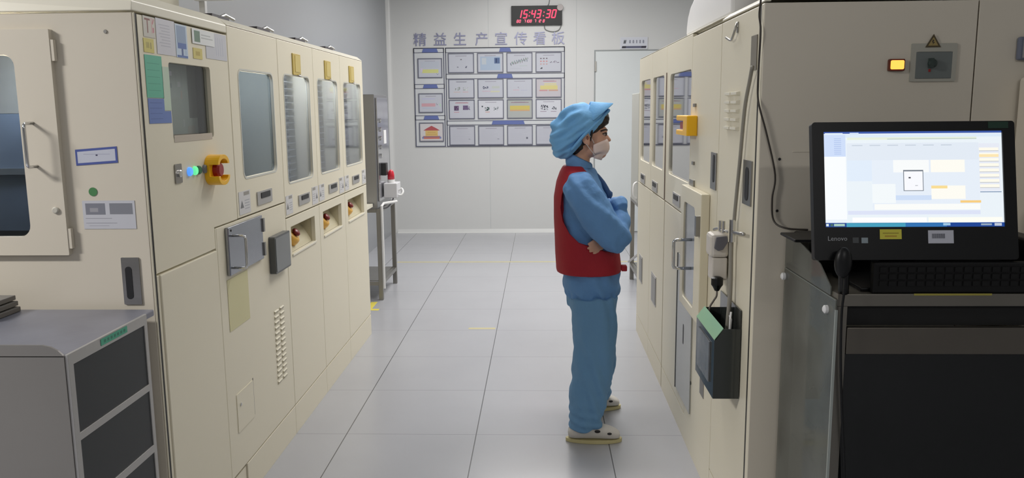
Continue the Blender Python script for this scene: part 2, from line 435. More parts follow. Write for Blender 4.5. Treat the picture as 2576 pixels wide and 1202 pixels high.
# recessed viewing window
bm = B(); u0, u1, v0, v1 = 2.592, 2.928, 1.428, 1.68
prism(bm, FL, rect(u0-.012, v0-.012, u1+.012, v1+.012), -.024, -.075, [rect(u0, v0, u1, v1)])
fr = obj('window_recess', bm, mat('dark_grey_frame', (78, 78, 78), .5), ud)
it = []
gz = (176, 184, 180)
for k in range(6): it.append((rect(2.63+k*.045, 1.60, 2.632+k*.045, 1.665), (160, 166, 164)))
for a, b, c, e, co in ((2.67, 1.64, 2.74, 1.655, (215, 215, 225)), (2.69, 1.61, 2.72, 1.625, (140, 144, 142)), (2.78, 1.605, 2.8, 1.622, (196, 198, 200)), (2.69, 1.575, 2.715, 1.588, (196, 205, 205)),
                      (2.80, 1.565, 2.812, 1.592, (190, 180, 170)), (2.805, 1.47, 2.817, 1.495, (190, 195, 195)), (2.72, 1.6, 2.735, 1.615, (150, 160, 158)), (2.6, 1.43, 2.93, 1.447, (178, 168, 155)), (2.6, 1.447, 2.67, 1.478, (184, 176, 165)),
                      (2.84, 1.447, 2.9, 1.472, (180, 178, 170)), (2.60, 1.645, 2.66, 1.652, (150, 152, 152)), (2.86, 1.5, 2.93, 1.68, (120, 122, 122))):
    it.append((rect(a, c if c < b else b, b if b > a and b > 2 else c, e), co) if False else (rect(a, b, c, e), co))
printed('control_board', FL, (rect(2.594, 1.43, 2.926, 1.678), gz), it, ud, n0=-.06, th=.004)
plate('window_pane', FL, rect(2.597, 1.433, 2.923, 1.675), -.016, -.013, glass('clear_thin_pane', (240, 242, 242), .05, f0=.015), ud)
plate('paper_strip', FL, rect(2.60, 1.425, 2.905, 1.447), .0004, .0012, mat('pinkish_paper', (188, 178, 164), .7), ud)
# switches
o = plate('key_switch', FL, rrect(2.583, 1.294, 2.632, 1.356, .004), 0, .004, STEELD, ud)
bm = B(); lathe(bm, (2.608, 1.325, .004), [(.012, 0), (.012, .006), (.009, .008)], seg=14, face=FL); obj('key_barrel', bm, CHROME, o)
for u, c_, e_ in ((2.692, (84, 150, 240), .75), (2.735, (100, 222, 150), .75), (2.765, (40, 110, 70), 0), (2.815, (120, 122, 125), 0)):
    bm = B(); lathe(bm, (u, 1.325, 0), [(.015, 0), (.015, .006), (.012, .010)], seg=16, face=FL)
    nm = {240: 'blue_lit_plastic', 150: 'green_lit_plastic', 70: 'green_unlit_plastic', 125: 'grey_button_plastic'}[c_[2]]
    obj('push_button', bm, mat(nm, c_, .3, emis=e_), ud)
c_guard(ud, FL, 2.872, 1.318, .105, .108, .05)
# lower door and edge strip of the first module
ld = plate('lower_door', FL, rect(2.43, .14, 2.871, 1.028), -.022, .004, CREAM, t, bevel=.003)
plate('seam_gasket', FL, rect(2.4025, .012, 2.4118, 1.803), -.022, -.0012, DARK, t)
plate('edge_strip', FL, rect(2.412, .012, 2.426, 1.028), -.022, 0, CREAM, t, bevel=.002)
plate('filler_strip', FL, rect(2.8755, .14, 2.884, 1.106), -.022, 0, CREAM, t)
# end face fittings
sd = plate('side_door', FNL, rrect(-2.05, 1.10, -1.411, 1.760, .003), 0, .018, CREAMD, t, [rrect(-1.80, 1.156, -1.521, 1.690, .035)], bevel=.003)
plate('window_pane', FNL, rrect(-1.797, 1.159, -1.524, 1.687, .034), .004, .008, GLASSD, sd)
d_handle(sd, FNL(-1.482, 1.492, .018), FNL(-1.482, 1.366, .018), (0, -.045, 0), .005, m=CHROME)
bm = B(); lathe(bm, (-1.438, 1.236, .018), [(.010, 0), (.010, .005), (.007, .007)], seg=14, face=FNL); obj('door_lock', bm, mat('cream_lock', (196, 192, 180), .4), sd)
for z in (1.15, 1.7):
    bm = B(); fbox(bm, FNL, -1.411, z-.03, -1.401, z+.03, .002, .016); obj('hinge', bm, CREAMD, sd)
plate('recessed_handle', FNL, rrect(-1.263, .945, -1.208, 1.09, .003), 0, .004, STEEL, t, bevel=.001)
plate('grip_slot', FNL, rrect(-1.252, .962, -1.232, 1.062, .0098), .004, .0055, DARK, t)
bm = B(); lathe(bm, (-1.253, 1.752, 0), [(.006, 0), (.005, .003)], seg=10, face=FNL); obj('screw', bm, STEELD, t)
# interior seen through the end door window: dark cabinet with a shelf
bm = B(); box(bm, -1.83, -1.50, 2.62, 2.8, 1.14, 1.52); obj('control_rack', bm, mat('dark_slate', (150, 156, 166), .5, var=.2, vscale=9), t)
bm = B(); box(bm, -1.83, -1.50, 2.605, 2.62, 1.325, 1.345); obj('rack_rail', bm, ALU, t)
bm = B(); box(bm, -1.85, -1.50, 2.72, 2.73, 1.521, 1.79); obj('inner_panel', bm, mat('inner_cream_warm', (214, 200, 180), .6), t)
inner_fill(t, -1.62, 2.475, 1.77, 4.2)
# top
bm = B(); pr = [(-.05, 1.81), (0, 1.81), (0, 1.838), (-.03, 1.868), (-.73, 1.868), (-.73, 1.81)]
A = [bm.verts.new(FL(2.385, z, n)) for n, z in pr]; C = [bm.verts.new(FL(3.105, z, n)) for n, z in pr]
for v, (n, z) in zip(A, pr):
    if z > 1.85: v.co.y += .02
for i in range(6): j = (i+1) % 6; bm.faces.new((A[i], A[j], C[j], C[i]))
bm.faces.new(A); bm.faces.new(C[::-1]); obj('top_cap', bm, CAPM, t, bevel=.003)
bm = B(); pr = [(2.385, 1.81), (2.385, 1.838), (2.415, 1.868), (2.5, 1.868), (2.5, 1.81)]
A = [bm.verts.new((-1.90, y, z)) for y, z in pr]; C = [bm.verts.new((-2.25, y, z)) for y, z in pr]
for i in range(5): j = (i+1) % 5; bm.faces.new((A[i], A[j], C[j], C[i]))
bm.faces.new(A); bm.faces.new(C[::-1]); obj('end_cap_strip', bm, CAPM, t)

def inner_rack(t, face, u0, u1, v0, v1, n=-.13):
    """rows of round reels behind the window"""
    m = mat('reel_rack_grey', (172, 174, 178), .35, .3, var=.1, vscale=10)
    bm = B(); fbox(bm, face, u0, v0, u1, v1, n, n-.02)
    k = 0; z = v0+.02
    while z < v1-.01:
        fbox(bm, face, u0, z, u1, z+.004, n, n+.03); z += .034
    r = obj('component_rack', bm, m, t)
    bm = B(); z = v0+.028
    while z < v1-.02:
        u = u0+.02
        while u < u1-.02:
            fbox(bm, face, u, z, u+.014, z+.012, n, n+.012); u += .034
        z += .034
    obj('rack_slots', bm, mat('slot_dark', (74, 78, 86), .5), r)

def lower_recess(door_t, face, u0, u1, z0=.855, z1=.985, dep=.10):
    """box recess with a tilted button panel"""
    bm = B()
    P_ = lambda u, z, n: bm.verts.new(face(u, z, n))
    a = [P_(u0, z0, -.0206), P_(u1, z0, -.0206), P_(u1, z1, -.0206), P_(u0, z1, -.0206)]
    b = [P_(u0, z0+.02, -dep*.30), P_(u1, z0+.02, -dep*.30), P_(u1, z1, -dep), P_(u0, z1, -dep)]
    for i in range(4): j = (i+1) % 4; bm.faces.new((a[i], a[j], b[j], b[i]))
    bm.faces.new(b); return obj('switch_recess', bm, mat('cream_recess', (196, 188, 160), .5), door_t, recalc=True)

def left_module(i, y0, y1, label):
    t = thing('machine_cabinet', label, 'machine cabinet', (-1.45, (y0+y1)/2, 0), 'left row machine cabinets')
    body_shell(t, FL, y0, y1, DEPL, 1.83, (1.04,))
    inner_fill(t, XL-.07, (y0+y1)/2, 1.80)
    wz = 1.19
    ud = plate('upper_door', FL, rect(y0+.002, 1.036, y1-.002, 1.838), -.02, 0, CREAM, t, [rrect(y0+.072, wz, y1-.087, 1.685, .028)], bevel=.002)
    plate('window_pane', FL, rrect(y0+.074, wz+.002, y1-.089, 1.683, .027), -.014, -.010, GLASS, ud)
    plate('window_seal', FL, rrect(y0+.066, wz-.006, y1-.081, 1.691, .032), 0, .0015, mat('pale_seal', (200, 200, 192), .4), ud, [rrect(y0+.072, wz, y1-.087, 1.685, .028)])
    latch(ud, FL, y0+.303, 1.094, .19, .05)
    warn_label(ud, FL, y0+.012, 1.048, y0+.115, 1.135)
    warn_label(ud, FL, y1-.125, 1.045, y1-.015, 1.135, -1)
    inner_rack(t, FL, y0+.03, y1-.03, 1.10, 1.75)
    ld = plate('lower_door', FL, rect(y0+.002, .143, y1-.002, 1.03), -.02, 0, CREAM, t, [rect(y0+.072, .855, y1-.095, .985)], bevel=.002)
    lower_recess(ld, FL, y0+.072, y1-.095)
    # sill lip
    plate('recess_sill', FL, rect(y0+.072, .846, y1-.095, .857), 0, .006, CAPM, ld, bevel=.002)
    e = estop(ld, FL(y0+.205, .905, -.058), (.75, 0, .66), 1.2, yellow=AMB)
    plate('kick_plate', FL, rect(y0+.001, 0, y1-.001, .137), -.022, 0, CREAM, t, bevel=.002)
    chamfer_cap(t, FL, y0, y1, DEPL, zf=1.840, z0=1.842)
    return t
# --- module 2
y0, y1 = 3.105, 3.695
t = thing('machine_cabinet', 'second left cream cabinet with chrome hatch, grey box and louvred lower door', 'machine cabinet', (-1.45, 3.4, 0), 'left row machine cabinets')
M2 = t
body_shell(t, FL, y0, y1, DEPL, 1.83, (1.115,))
ud = plate('upper_door', FL, rect(y0+.002, 1.112, y1-.002, 1.838), -.02, 0, CREAM, t, [rrect(3.200, 1.262, 3.608, 1.679, .03)], bevel=.002)
plate('window_pane', FL, rrect(3.202, 1.264, 3.606, 1.677, .029), -.014, -.010, GLASSD, ud)
plate('window_seal', FL, rrect(3.193, 1.255, 3.615, 1.686, .034), 0, .0015, mat('pale_seal', (200, 200, 192), .4), ud, [rrect(3.200, 1.262, 3.608, 1.679, .03)])
latch(ud, FL, 3.42, 1.165, .185, .056)
warn_label(ud, FL, 3.125, 1.122, 3.25, 1.212)
bm = B(); fbox(bm, FL, 3.22, 1.128, 3.60, 1.30, -.15, -.45); fbox(bm, FL, 3.30, 1.30, 3.46, 1.44, -.18, -.4); obj('placement_unit', bm, mat('machine_white', (186, 190, 196), .4), t)
bm = B(); lathe(bm, (3.50, 1.47, -.2), [(.07, 0), (.07, .05), (.05, .06)], seg=24, face=FL); tube(bm, [FL(3.3, 1.44, -.2), FL(3.3, 1.55, -.2), FL(3.56, 1.58, -.24)], .02); obj('drive_wheel', bm, mat('machine_grey', (140, 145, 152), .3, .5), t)
bm = B(); fbox(bm, FL, 3.15, 1.6, 3.65, 1.8, -.3, -.32); obj('inner_panel', bm, mat('slate_blue_panel', (92, 102, 122), .5), t)
inner_fill(t, XL-.12, 3.4, 1.80, 3)
ld = plate('lower_door', FL, rect(2.888, .143, y1-.003, 1.106), -.02, 0, CREAM, t, bevel=.002)
hd = plate('hatch', FL, rect(2.962, .915, 3.34, 1.097), .001, .014, mat('brushed_hatch_steel', (160, 163, 170), .22, .9, var=.05), ld, bevel=.003)
d_handle(hd, FL(3.0, 1.062, .014), FL(3.0, .94, .014), (.05, 0, 0), .005)
for z in (1.055, .955):
    bm = B(); fbox(bm, FL, 3.335, z-.028, 3.352, z+.028, .001, .02); obj('hinge', bm, STEELD, hd)
bm = B(); lathe(bm, (2.99, 1.083, .014), [(.005, 0), (.004, .002)], seg=8, face=FL); obj('screw', bm, DARK, hd)
bx_ = plate('control_box', FL, rrect(3.44, .825, 3.652, .987, .008), .001, .028, mat('dark_grey_box', (84, 86, 86), .35), ld, bevel=.003)
plate('box_face', FL, rrect(3.448, .833, 3.644, .979, .006), .028, .030, mat('grey_box_face', (116, 119, 120), .3), bx_)
bm = B()
for c_ in range(2):
    for k in range(14):
        z = .655-k*.0245; u = 3.465+c_*.075
        pr = [(z, 0), (z-.004, .006), (z-.014, .002), (z-.016, 0)]
        A = [bm.verts.new(FL(u, zz, n)) for zz, n in pr]; C = [bm.verts.new(FL(u+.05, zz, n)) for zz, n in pr]
        for i in range(4): j = (i+1) % 4; bm.faces.new((A[i], A[j], C[j], C[i]))
        bm.faces.new(A); bm.faces.new(C[::-1])
obj('louvres', bm, mat('cream_louvre', (196, 188, 164), .45), ld)
o = plate('access_flap', FL, rrect(2.975, .295, 3.155, .448, .004), 0, .0025, CREAM, ld)
bm = B(); lathe(bm, (3.01, .40, .0025), [(.007, 0), (.007, .003), (.004, .004)], seg=12, face=FL); obj('lock', bm, CHROME, o)
plate('flap_gap', FL, rect(3.157, .30, 3.161, .455), 0, .001, DARK, o)
plate('kick_plate', FL, rect(3.05, 0, y1-.001, .137), -.022, 0, CREAM, t, bevel=.002)
chamfer_cap(t, FL, y0, y1, DEPL, zf=1.840, z0=1.842)
left_module(3, 3.695, 4.27, 'third left cream cabinet, right after the louvred one')
left_module(4, 4.27, 4.845, 'fourth left cream cabinet, between the third and the last one')
left_module(5, 4.845, 5.462, 'last left cream cabinet, farthest along the aisle')
# --- yellow holders above the windows
for y, lb in ((3.972, 'above the nearest small window'), (4.556, 'above the middle small window'), (5.132, 'above the farthest small window')):
    t = thing('label_holder', 'upright yellow label holder '+lb+' on the left cabinets', 'label holder', (XL+.004, y, 1.69), 'yellow label holders on the left cabinets')
    plate('back_plate', FL, rect(y-.062, 1.69, y+.062, 1.79), .0005, .006, mat('yellow_acrylic', (196, 172, 86), .35), t, bevel=.001)
    plate('insert', FL, rect(y-.03, 1.705, y+.048, 1.782), .006, .0075, mat('gold_insert', (206, 186, 110), .4), t)
    bm = B(); tube(bm, [FL(y, 1.69, .01), FL(y+.012, 1.684, .018), FL(y+.03, 1.694, .01)], .004, 8); obj('clip', bm, STEEL, t)
# --- clips on top edge
for y, lb in ((3.21, 'nearest'), (3.70, 'second'), (4.26, 'third'), (4.84, 'farthest')):
    t = thing('top_bracket', lb+' small metal bracket on top edge of the left cabinets', 'bracket', (-1.23, y, 1.866), 'brackets on top of the left cabinets')
    bm = B(); box(bm, -1.27, -1.215, y-.11, y+.06, 1.8665, 1.882); obj('bracket_plate', bm, mat('dark_bracket', (70, 66, 72), .5), t)
    bm = B(); tube(bm, [(-1.24, y+.02, 1.88), (-1.235, y+.07, 1.895), (-1.23, y+.15, 1.885)], .006, 8); obj('bracket_arm', bm, STEEL, t)
# --- box on top, hanging sign
bm = B(); box(bm, -1.75, -1.30, 2.62, 3.02, 1.868, 2.15); tag(obj('vent_box', bm, CAPM, bevel=.006), 'cream box standing on top of the nearest left cabinet', 'box')
t = thing('hanging_sign', 'white framed sign on a white post above the left cabinets', 'sign', (-1.25, 3.12, 1.868))
bm = B(); box(bm, -1.262, -1.240, 3.10, 3.122, 1.868, 2.25); obj('post', bm, WHITE, t, bevel=.002)
fs = lambda u, v, n: (u, 3.095-n, v)
plate('sign_frame', fs, rrect(-1.275, 1.925, -1.125, 2.035, .008), 0, .012, WHITE, t, [rrect(-1.267, 1.933, -1.133, 2.027, .006)], bevel=.001)
printed('sign_face', fs, (rect(-1.267, 1.933, -1.133, 2.027), (126, 140, 140)), [(rect(-1.236+k*.026, 1.938, -1.222+k*.026, 1.96), (226, 230, 230)) for k in range(3)]+[(rect(-1.152, 1.936, -1.136, 2.02), (150, 165, 190))], t, n0=.002, th=.004)

# --- papers stuck on the first left cabinet
def paper(name, lab, cat, r, col, items=(), n0=.0006, face=FL, grp='notices on the nearest left cabinet', m=None, flip=1):
    return printed(name, face, (r if not isinstance(r, tuple) else rect(*r), col), list(items), None, n0, .0008, m, lab, cat, grp, flip)
it = [('T', 'T', .062, 2.472, 1.773, (130, 76, 70)), (rect(2.497, 1.755, 2.502, 1.80), (205, 160, 165)), ([(2.503, 1.785), (2.512, 1.80), (2.515, 1.795), (2.506, 1.78)], (190, 110, 120)), (rect(2.504, 1.757, 2.513, 1.772), (196, 130, 140))]
paper('poster', 'white notice with a big brown letter T at the cabinet corner', 'notice', (2.445, 1.742, 2.520, 1.803), (200, 196, 186), it)
it = [(rect(2.545+.008*(k % 3), 1.785-k*.009, 2.62, 1.788-k*.009), (184, 184, 194)) for k in range(8)]
paper('poster', 'large pale printed sheet right of the letter T', 'notice', (2.526, 1.697, 2.656, 1.805), (206, 205, 212), it)
it = [(rect(2.668, 1.742, 2.738, 1.796), (140, 158, 184)), (rect(2.672, 1.724, 2.738, 1.742), (88, 112, 170)), (rect(2.666, 1.696, 2.745, 1.703), (84, 110, 168)), (rect(2.699, 1.703, 2.712, 1.724), (70, 90, 140)), (rect(2.725, 1.706, 2.74, 1.722), (170, 190, 215))]
paper('poster', 'blue and pale blue notice above the small window', 'notice', (2.66, 1.695, 2.748, 1.801), (190, 205, 222), it)
it = [(rect(2.802, 1.7555, 2.85, 1.793), (104, 130, 112)), (rect(2.86, 1.77, 2.96, 1.774), (180, 184, 184)), (rect(2.86, 1.78, 2.94, 1.784), (180, 184, 184))]
paper('poster', 'white framed card with a dark green block', 'notice', (2.786, 1.749, 2.975, 1.799), (222, 224, 224), it, n0=.0022)
it = [(rect(2.99+.02*k, 1.72, 2.994+.02*k, 1.785), (178, 182, 196)) for k in range(4)]
paper('poster', 'pale faded sheet at the top right of the notices', 'notice', (2.90, 1.706, 3.092, 1.799), (196, 197, 204), it)
paper('sticker', 'small yellow sticker under the letter T', 'sticker', (2.44, 1.697, 2.505, 1.738), (208, 196, 110), [(rect(2.455, 1.71, 2.475, 1.727), (176, 164, 92)), (rect(2.482, 1.708, 2.487, 1.727), (140, 130, 90))])
paper('sticker', 'small yellow sticker below the white framed card', 'sticker', (2.79, 1.699, 2.865, 1.735), (206, 192, 112), [(rect(2.81, 1.71, 2.845, 1.724), (180, 160, 80))])
paper('sticker', 'pale green strip between teal sheet and small window', 'sticker', (2.546, 1.526, 2.594, 1.66), (188, 205, 186))
paper('sticker', 'teal green sheet stuck beside the small window', 'sticker', (2.438, 1.564, 2.548, 1.69), (92, 178, 150), [(rect(2.45, 1.585+k*.02, 2.53, 1.587+k*.02), (76, 156, 132)) for k in range(5)])
paper('sticker', 'blue stepped sheet stuck below the teal one', 'sticker', [(2.44, 1.487), (2.59, 1.487), (2.59, 1.524), (2.546, 1.524), (2.546, 1.562), (2.44, 1.562)], (100, 124, 184), [(rect(2.45, 1.50+k*.016, 2.53, 1.502+k*.016), (82, 104, 164)) for k in range(4)])
paper('notice', 'faded yellow sheet on the lower door under the chrome hatch', 'notice', (2.955, .702, 3.17, .90), (208, 202, 158))
# on end face of first cabinet
it = [(rect(-1.366, 1.374, -1.252, 1.413), (200, 202, 214)), (rect(-1.35, 1.398, -1.27, 1.400), (170, 172, 190)), (rect(-1.345, 1.388, -1.3, 1.39), (170, 172, 190)), (rect(-1.312, 1.396, -1.306, 1.40), (60, 60, 80))]
bl = [(-1.374, 1.3665), (-1.248, 1.3745), (-1.248, 1.4225), (-1.374, 1.4135)]
paper('name_plate', 'blue bordered label on the end face of the left cabinet', 'label', bl, (78, 92, 158), [([(-1.368, 1.3735), (-1.254, 1.381), (-1.254, 1.4155), (-1.368, 1.407)], (196, 199, 212)), (rect(-1.35, 1.399, -1.27, 1.4008), (168, 170, 190)), (rect(-1.313, 1.395, -1.307, 1.399), (60, 60, 90))], face=FNL)
paper('sticker', 'round green dot sticker on the left cabinet end', 'sticker', circ(-1.331, 1.2885, .013), (74, 130, 80), face=FNL)
it = [(rect(-1.358, 1.220, -1.298, 1.254), (128, 130, 140)), (rect(-1.285, 1.221, -1.215, 1.254), (132, 134, 142)), (rect(-1.345, 1.228, -1.32, 1.24), (160, 160, 166)), (rect(-1.36, 1.208, -1.28, 1.2095), (150, 150, 160)), (rect(-1.36, 1.194, -1.265, 1.1955), (150, 150, 160)), (rect(-1.35, 1.186, -1.29, 1.1872), (160, 160, 170))]
paper('instruction_sheet', 'white sheet with two grey photographs on the left cabinet end', 'notice', (-1.367, 1.177, -1.208, 1.262), (198, 199, 206), it, face=FNL)

# ================================================================== LEFT RACK (trolley)
t = thing('tool_cabinet', 'grey steel bench cabinet with dark drawer fronts at lower left', 'cabinet', (-1.6, 2.12, 0))
bm = B(); box(bm, -2.3, -1.158, 1.905, 2.30, .02, .918); obj('carcass', bm, GALV, t, bevel=.003)
bm = B(); box(bm, -2.3, -1.158, 1.893, 2.36, .918, .938)
obj('worktop', bm, mat('worn_zinc_top', (140, 141, 152), .42, .55, var=.22, vscale=5, bump=.1, bscale=12), t, bevel=.004)
# raised back-rolled lip on the near side, dropping at the corner
bm = B(); prof = [(-2.3, .935), (-1.158, .935), (-1.160, .939), (-1.172, .951), (-1.19, .9605), (-1.21, .965), (-2.3, .967)]
A = [bm.verts.new((x, 1.887, z)) for x, z in prof]; C = [bm.verts.new((x, 1.893, z)) for x, z in prof]
for i in range(len(prof)): j = (i+1) % len(prof); bm.faces.new((A[i], A[j], C[j], C[i]))
bm.faces.new(A); bm.faces.new(C[::-1]); 
obj('front_lip', bm, GALV, t)
FK = lambda u, v, n: (-1.158+n, u, v)
bm = B(); box(bm, -2.3, -1.158, 1.887, 1.905, .02, .937); obj('end_panel', bm, GALV, t)
fr = plate('side_frame', FK, rect(1.89, .02, 2.295, .94), 0, .008, ALU, t, [rect(1.912, .732, 2.278, .910), rect(1.912, .545, 2.278, .712), rect(1.912, .355, 2.278, .522), rect(1.912, .15, 2.278, .335)], bevel=.001)
for a, b in ((.733, .909), (.546, .711), (.356, .521), (.151, .334)): plate('drawer_front', FK, rect(1.913, a, 2.277, b), .0005, .005, CHARC, t)
bm = B(); box(bm, -2.2, -1.2, 1.93, 2.26, 0, .02); obj('foot_base', bm, DARK, t)
printed('tape_label', FK, (rect(2.04, .918, 2.178, .936), (70, 160, 130)), [(rect(2.055+k*.017, .923, 2.065+k*.017, .931), (50, 118, 98)) for k in range(7)], None, .0085, .0006, None, 'green tape with small writing on the grey bench edge', 'tape')
t = thing('tray_stack', 'stack of thin grey trays on the grey bench', 'tray', (-1.70, 2.27, .938))
for k in range(3):
    bm = B(); box(bm, -1.86+.004*k, -1.552-.006*k, 2.19, 2.34, .9385+k*.017, .9525+k*.017); obj('tray', bm, mat('tray_grey', (118, 114, 108), .6), t, bevel=.002)

# ================================================================== RIGHT ROW
DEPR = .70
# near column + end face
t = thing('machine_cabinet', 'nearest right cream cabinet with louvres, recessed handle and large end face', 'machine cabinet', (1.0, 2.8, 0), 'right row machine cabinets')
R1 = t
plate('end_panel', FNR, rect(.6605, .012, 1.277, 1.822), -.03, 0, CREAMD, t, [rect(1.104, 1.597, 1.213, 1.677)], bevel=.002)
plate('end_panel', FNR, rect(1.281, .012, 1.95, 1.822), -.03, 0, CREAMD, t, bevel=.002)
plate('corner_post', FR, rect(2.513, .012, 2.545, 1.822), -.03, 0, CREAM, t, bevel=.003)
plate('seam_gasket', FR, rect(2.5455, .012, 2.5615, 1.818), -.02, -.0012, DARK, t)
bm = B(); fbox(bm, FR, 2.5425, .012, 3.075, 1.80, -.70, -.72); fbox(bm, FR, 3.06, .012, 3.074, 1.8, -.022, -.7); fbox(bm, FR, 2.56, .012, 3.06, .03, -.022, -.7); obj('housing', bm, DARK, t)
dr = plate('door', FR, rect(2.562, .118, 3.073, 1.820), -.02, 0, CREAM, t, bevel=.002)
slot_handle(dr, FR, 2.577, 1.212, 2.681, 1.354, (.28, .68, .1, .85))
plate('name_plate', FR, rect(2.573, 1.632, 2.642, 1.737), .0005, .003, mat('dull_label_grey', (120, 114, 102), .45), dr)
bm = B()
for c_ in range(2):
    for k in range(5):
        z = 1.572-k*.029; u = 2.775+c_*.098
        pr = [(z, 0), (z-.002, .013), (z-.010, .013), (z-.014, 0)]
        A = [bm.verts.new(FR(u, zz, n)) for zz, n in pr]; C = [bm.verts.new(FR(u+.082, zz, n)) for zz, n in pr]
        for i in range(4): j = (i+1) % 4; bm.faces.new((A[i], A[j], C[j], C[i]))
        bm.faces.new(A); bm.faces.new(C[::-1])
obj('louvres', bm, CAPM, dr)
bm = B(); tube(bm, [FR(2.838, 1.798, .003), FR(2.825, 1.775, .012), FR(2.85, 1.752, .014), FR(2.888, 1.745, .012), FR(2.92, 1.757, .02)], .004, 8, 4); fbox(bm, FR, 2.826, 1.765, 2.842, 1.80, 0, .004); obj('hook', bm, STEEL, dr, smooth=True)
plate('kick_plate', FR, rect(2.56, 0, 3.075, .112), -.03, 0, CREAM, t)
chamfer_cap(t, FR, 2.5125, 3.078, .72, zf=1.826, z0=1.832, z1=1.853)
# end face fittings
iso = plate('isolator_box', FNR, rrect(1.090, 1.590, 1.224, 1.70, .004), 0, .004, mat('pale_grey_plate', (172, 170, 158), .5), t, [rect(1.106, 1.599, 1.211, 1.675)])
plate('isolator_cover', FNR, rrect(1.106, 1.598, 1.211, 1.676, .004), -.012, .004, mat('smoky_grey_cover', (112, 118, 116), .3), iso, bevel=.002)
bm = B(); lathe(bm, (1.152, 1.642, .004), [(.012, 0), (.012, .012), (.009, .014)], seg=14, face=FNR); fbox(bm, FNR, 1.142, 1.630, 1.152, 1.657, .004, .02); obj('isolator_knob', bm, mat('knob_green_black', (50, 62, 58), .4), iso)
plate('red_mark', FNR, rect(1.144, 1.618, 1.150, 1.626), .004, .0055, RED, iso)
it = [([(1.1525+.019*s*0-.0185, 1.6905), (1.1525+.0185, 1.6905), (1.1525, 1.7215)], (150, 130, 70)) for s in (1,)]
it = [([(1.138, 1.6935), (1.167, 1.6935), (1.1525, 1.718)], (158, 138, 84)), ([(1.150, 1.711), (1.1555, 1.709), (1.152, 1.7045), (1.157, 1.7035), (1.150, 1.6955), (1.1518, 1.7015), (1.148, 1.7025)], (62, 52, 36))]
printed('voltage_sign', FNR, ([(1.130, 1.6885), (1.175, 1.6885), (1.1525, 1.7265)], (78, 66, 40)), it, iso, .0042, .0012)
lt = plate('indicator_light', FNR, rrect(1.026, 1.621, 1.073, 1.656, .004), 0, .010, mat('dark_orange_bezel', (92, 40, 20), .4), t, bevel=.002)
plate('lamp_lens', FNR, rrect(1.031, 1.626, 1.0695, 1.652, .004), .010, .013, mat('orange_lit_lens', (255, 176, 74), .3, emis=1.3), lt, bevel=.001)
for x, z in ((.722, 1.364), (.721, 1.207)):
    bm = B(); lathe(bm, (x, z, 0), [(.0045, 0), (.0035, .002)], seg=10, face=FNR); obj('screw', bm, DARK, t)
plate('seam_strip', FNR, rect(.76, 1.385, 1.276, 1.388), 0, .0015, CREAMD, t)
# --- second right module (window + guarded switch + small door)
t = thing('machine_cabinet', 'second right cream cabinet with yellow guarded switch and small glass door', 'machine cabinet', (1.0, 3.7, 0), 'right row machine cabinets')
body_shell(t, FR, 3.078, 4.376, DEPR, 1.82, (1.02,))
fp = plate('front_panel', FR, rect(3.080, .118, 3.652, 1.820), -.02, 0, CREAM, t, bevel=.002)
ud = plate('upper_door', FR, rect(3.656, 1.036, 4.374, 1.835), -.02, 0, CREAM, t, [rrect(3.669, 1.186, 4.262, 1.686, .03)], bevel=.002)
plate('window_pane', FR, rrect(3.671, 1.188, 4.260, 1.684, .029), -.014, -.010, GLASSR, ud)
latch(ud, FR, 3.98, 1.082, .2, .058)
slot_handle(fp, FR, 2.985+.11, 1.212, 3.08+.11, 1.352, (.25, .55, .2, .95))
gd = plate('guarded_switch', FR, [(3.50, 1.402), (3.775, 1.402), (3.775, 1.424), (3.60, 1.424), (3.60, 1.463), (3.775, 1.463), (3.775, 1.487), (3.50, 1.487)], 0, .045, YEL, fp, bevel=.005)
plate('guard_base', FR, rect(3.60, 1.424, 3.77, 1.463), 0, .012, YEL, gd)
plate('knob', FR, rrect(3.625, 1.428, 3.72, 1.459, .006), .012, .036, RED, gd, bevel=.003)
for u, z, w_, h in ((3.556, 1.53, .02, .014), (3.558, 1.285, .018, .014), (3.572, 1.198, .045, .03)):
    plate('small_catch', FR, rect(u-w_, z-h/2, u+w_, z+h/2), 0, .008, STEELD, fp)
lo = plate('lower_panel', FR, rect(3.656, .125, 4.36, 1.030), -.02, 0, CREAM, t, bevel=.002)
rp = plate('grey_service_panel', FR, rect(3.50, .178, 3.875, .84), .001, .006, mat('grey_glossy_panel', (166, 168, 164), .25), lo)
plate('panel_gap', FR, rect(3.872, .175, 3.884, .84), .001, .008, DARK, rp)
slot_handle(rp, FR, 3.645, .44, 3.735, .545, (.3, .6, .05, .95))
bx_ = bpy.data.objects.new('door_surround', None)
bxo = plate('door_surround', FR, rect(3.20, .66, 3.648, 1.186), .001, .035, mat('cream_surround', (222, 214, 190), .4), t, [rrect(3.325, .70, 3.585, 1.118, .03)], bevel=.003)
plate('window_pane', FR, rrect(3.327, .702, 3.583, 1.116, .029), .022, .027, mat('grey_blue_glass', (128, 134, 142), .12, var=.05), bxo)
bm = B(); fbox(bm, FR, 3.206, 1.02, 3.235, 1.10, .035, .052); obj('hinge', bm, STEELD, bxo)
d_handle(bxo, FR(3.42, .974, .027), FR(3.42, .852, .027), (-.075, 0, 0), .0065)
bm = B(); lathe(bm, (3.50, .322, 0), [(.008, 0), (.008, .003)], seg=10, face=FR); obj('screw', bm, DARK, lo)
plate('lower_label', FR, rect(3.22, .35, 3.30, .42), 0, .002, GALV, fp)
plate('kick_plate', FR, rect(3.080, 0, 4.36, .120), -.022, 0, CREAM, t)
chamfer_cap(t, FR, 3.078, 4.376, DEPR, zf=1.838, z0=1.838, z1=1.853)
plate('door_seal', FR, rect(4.366, 1.04, 4.376, 1.70), 0, .004, mat('brown_seal', (120, 102, 90), .5), t)
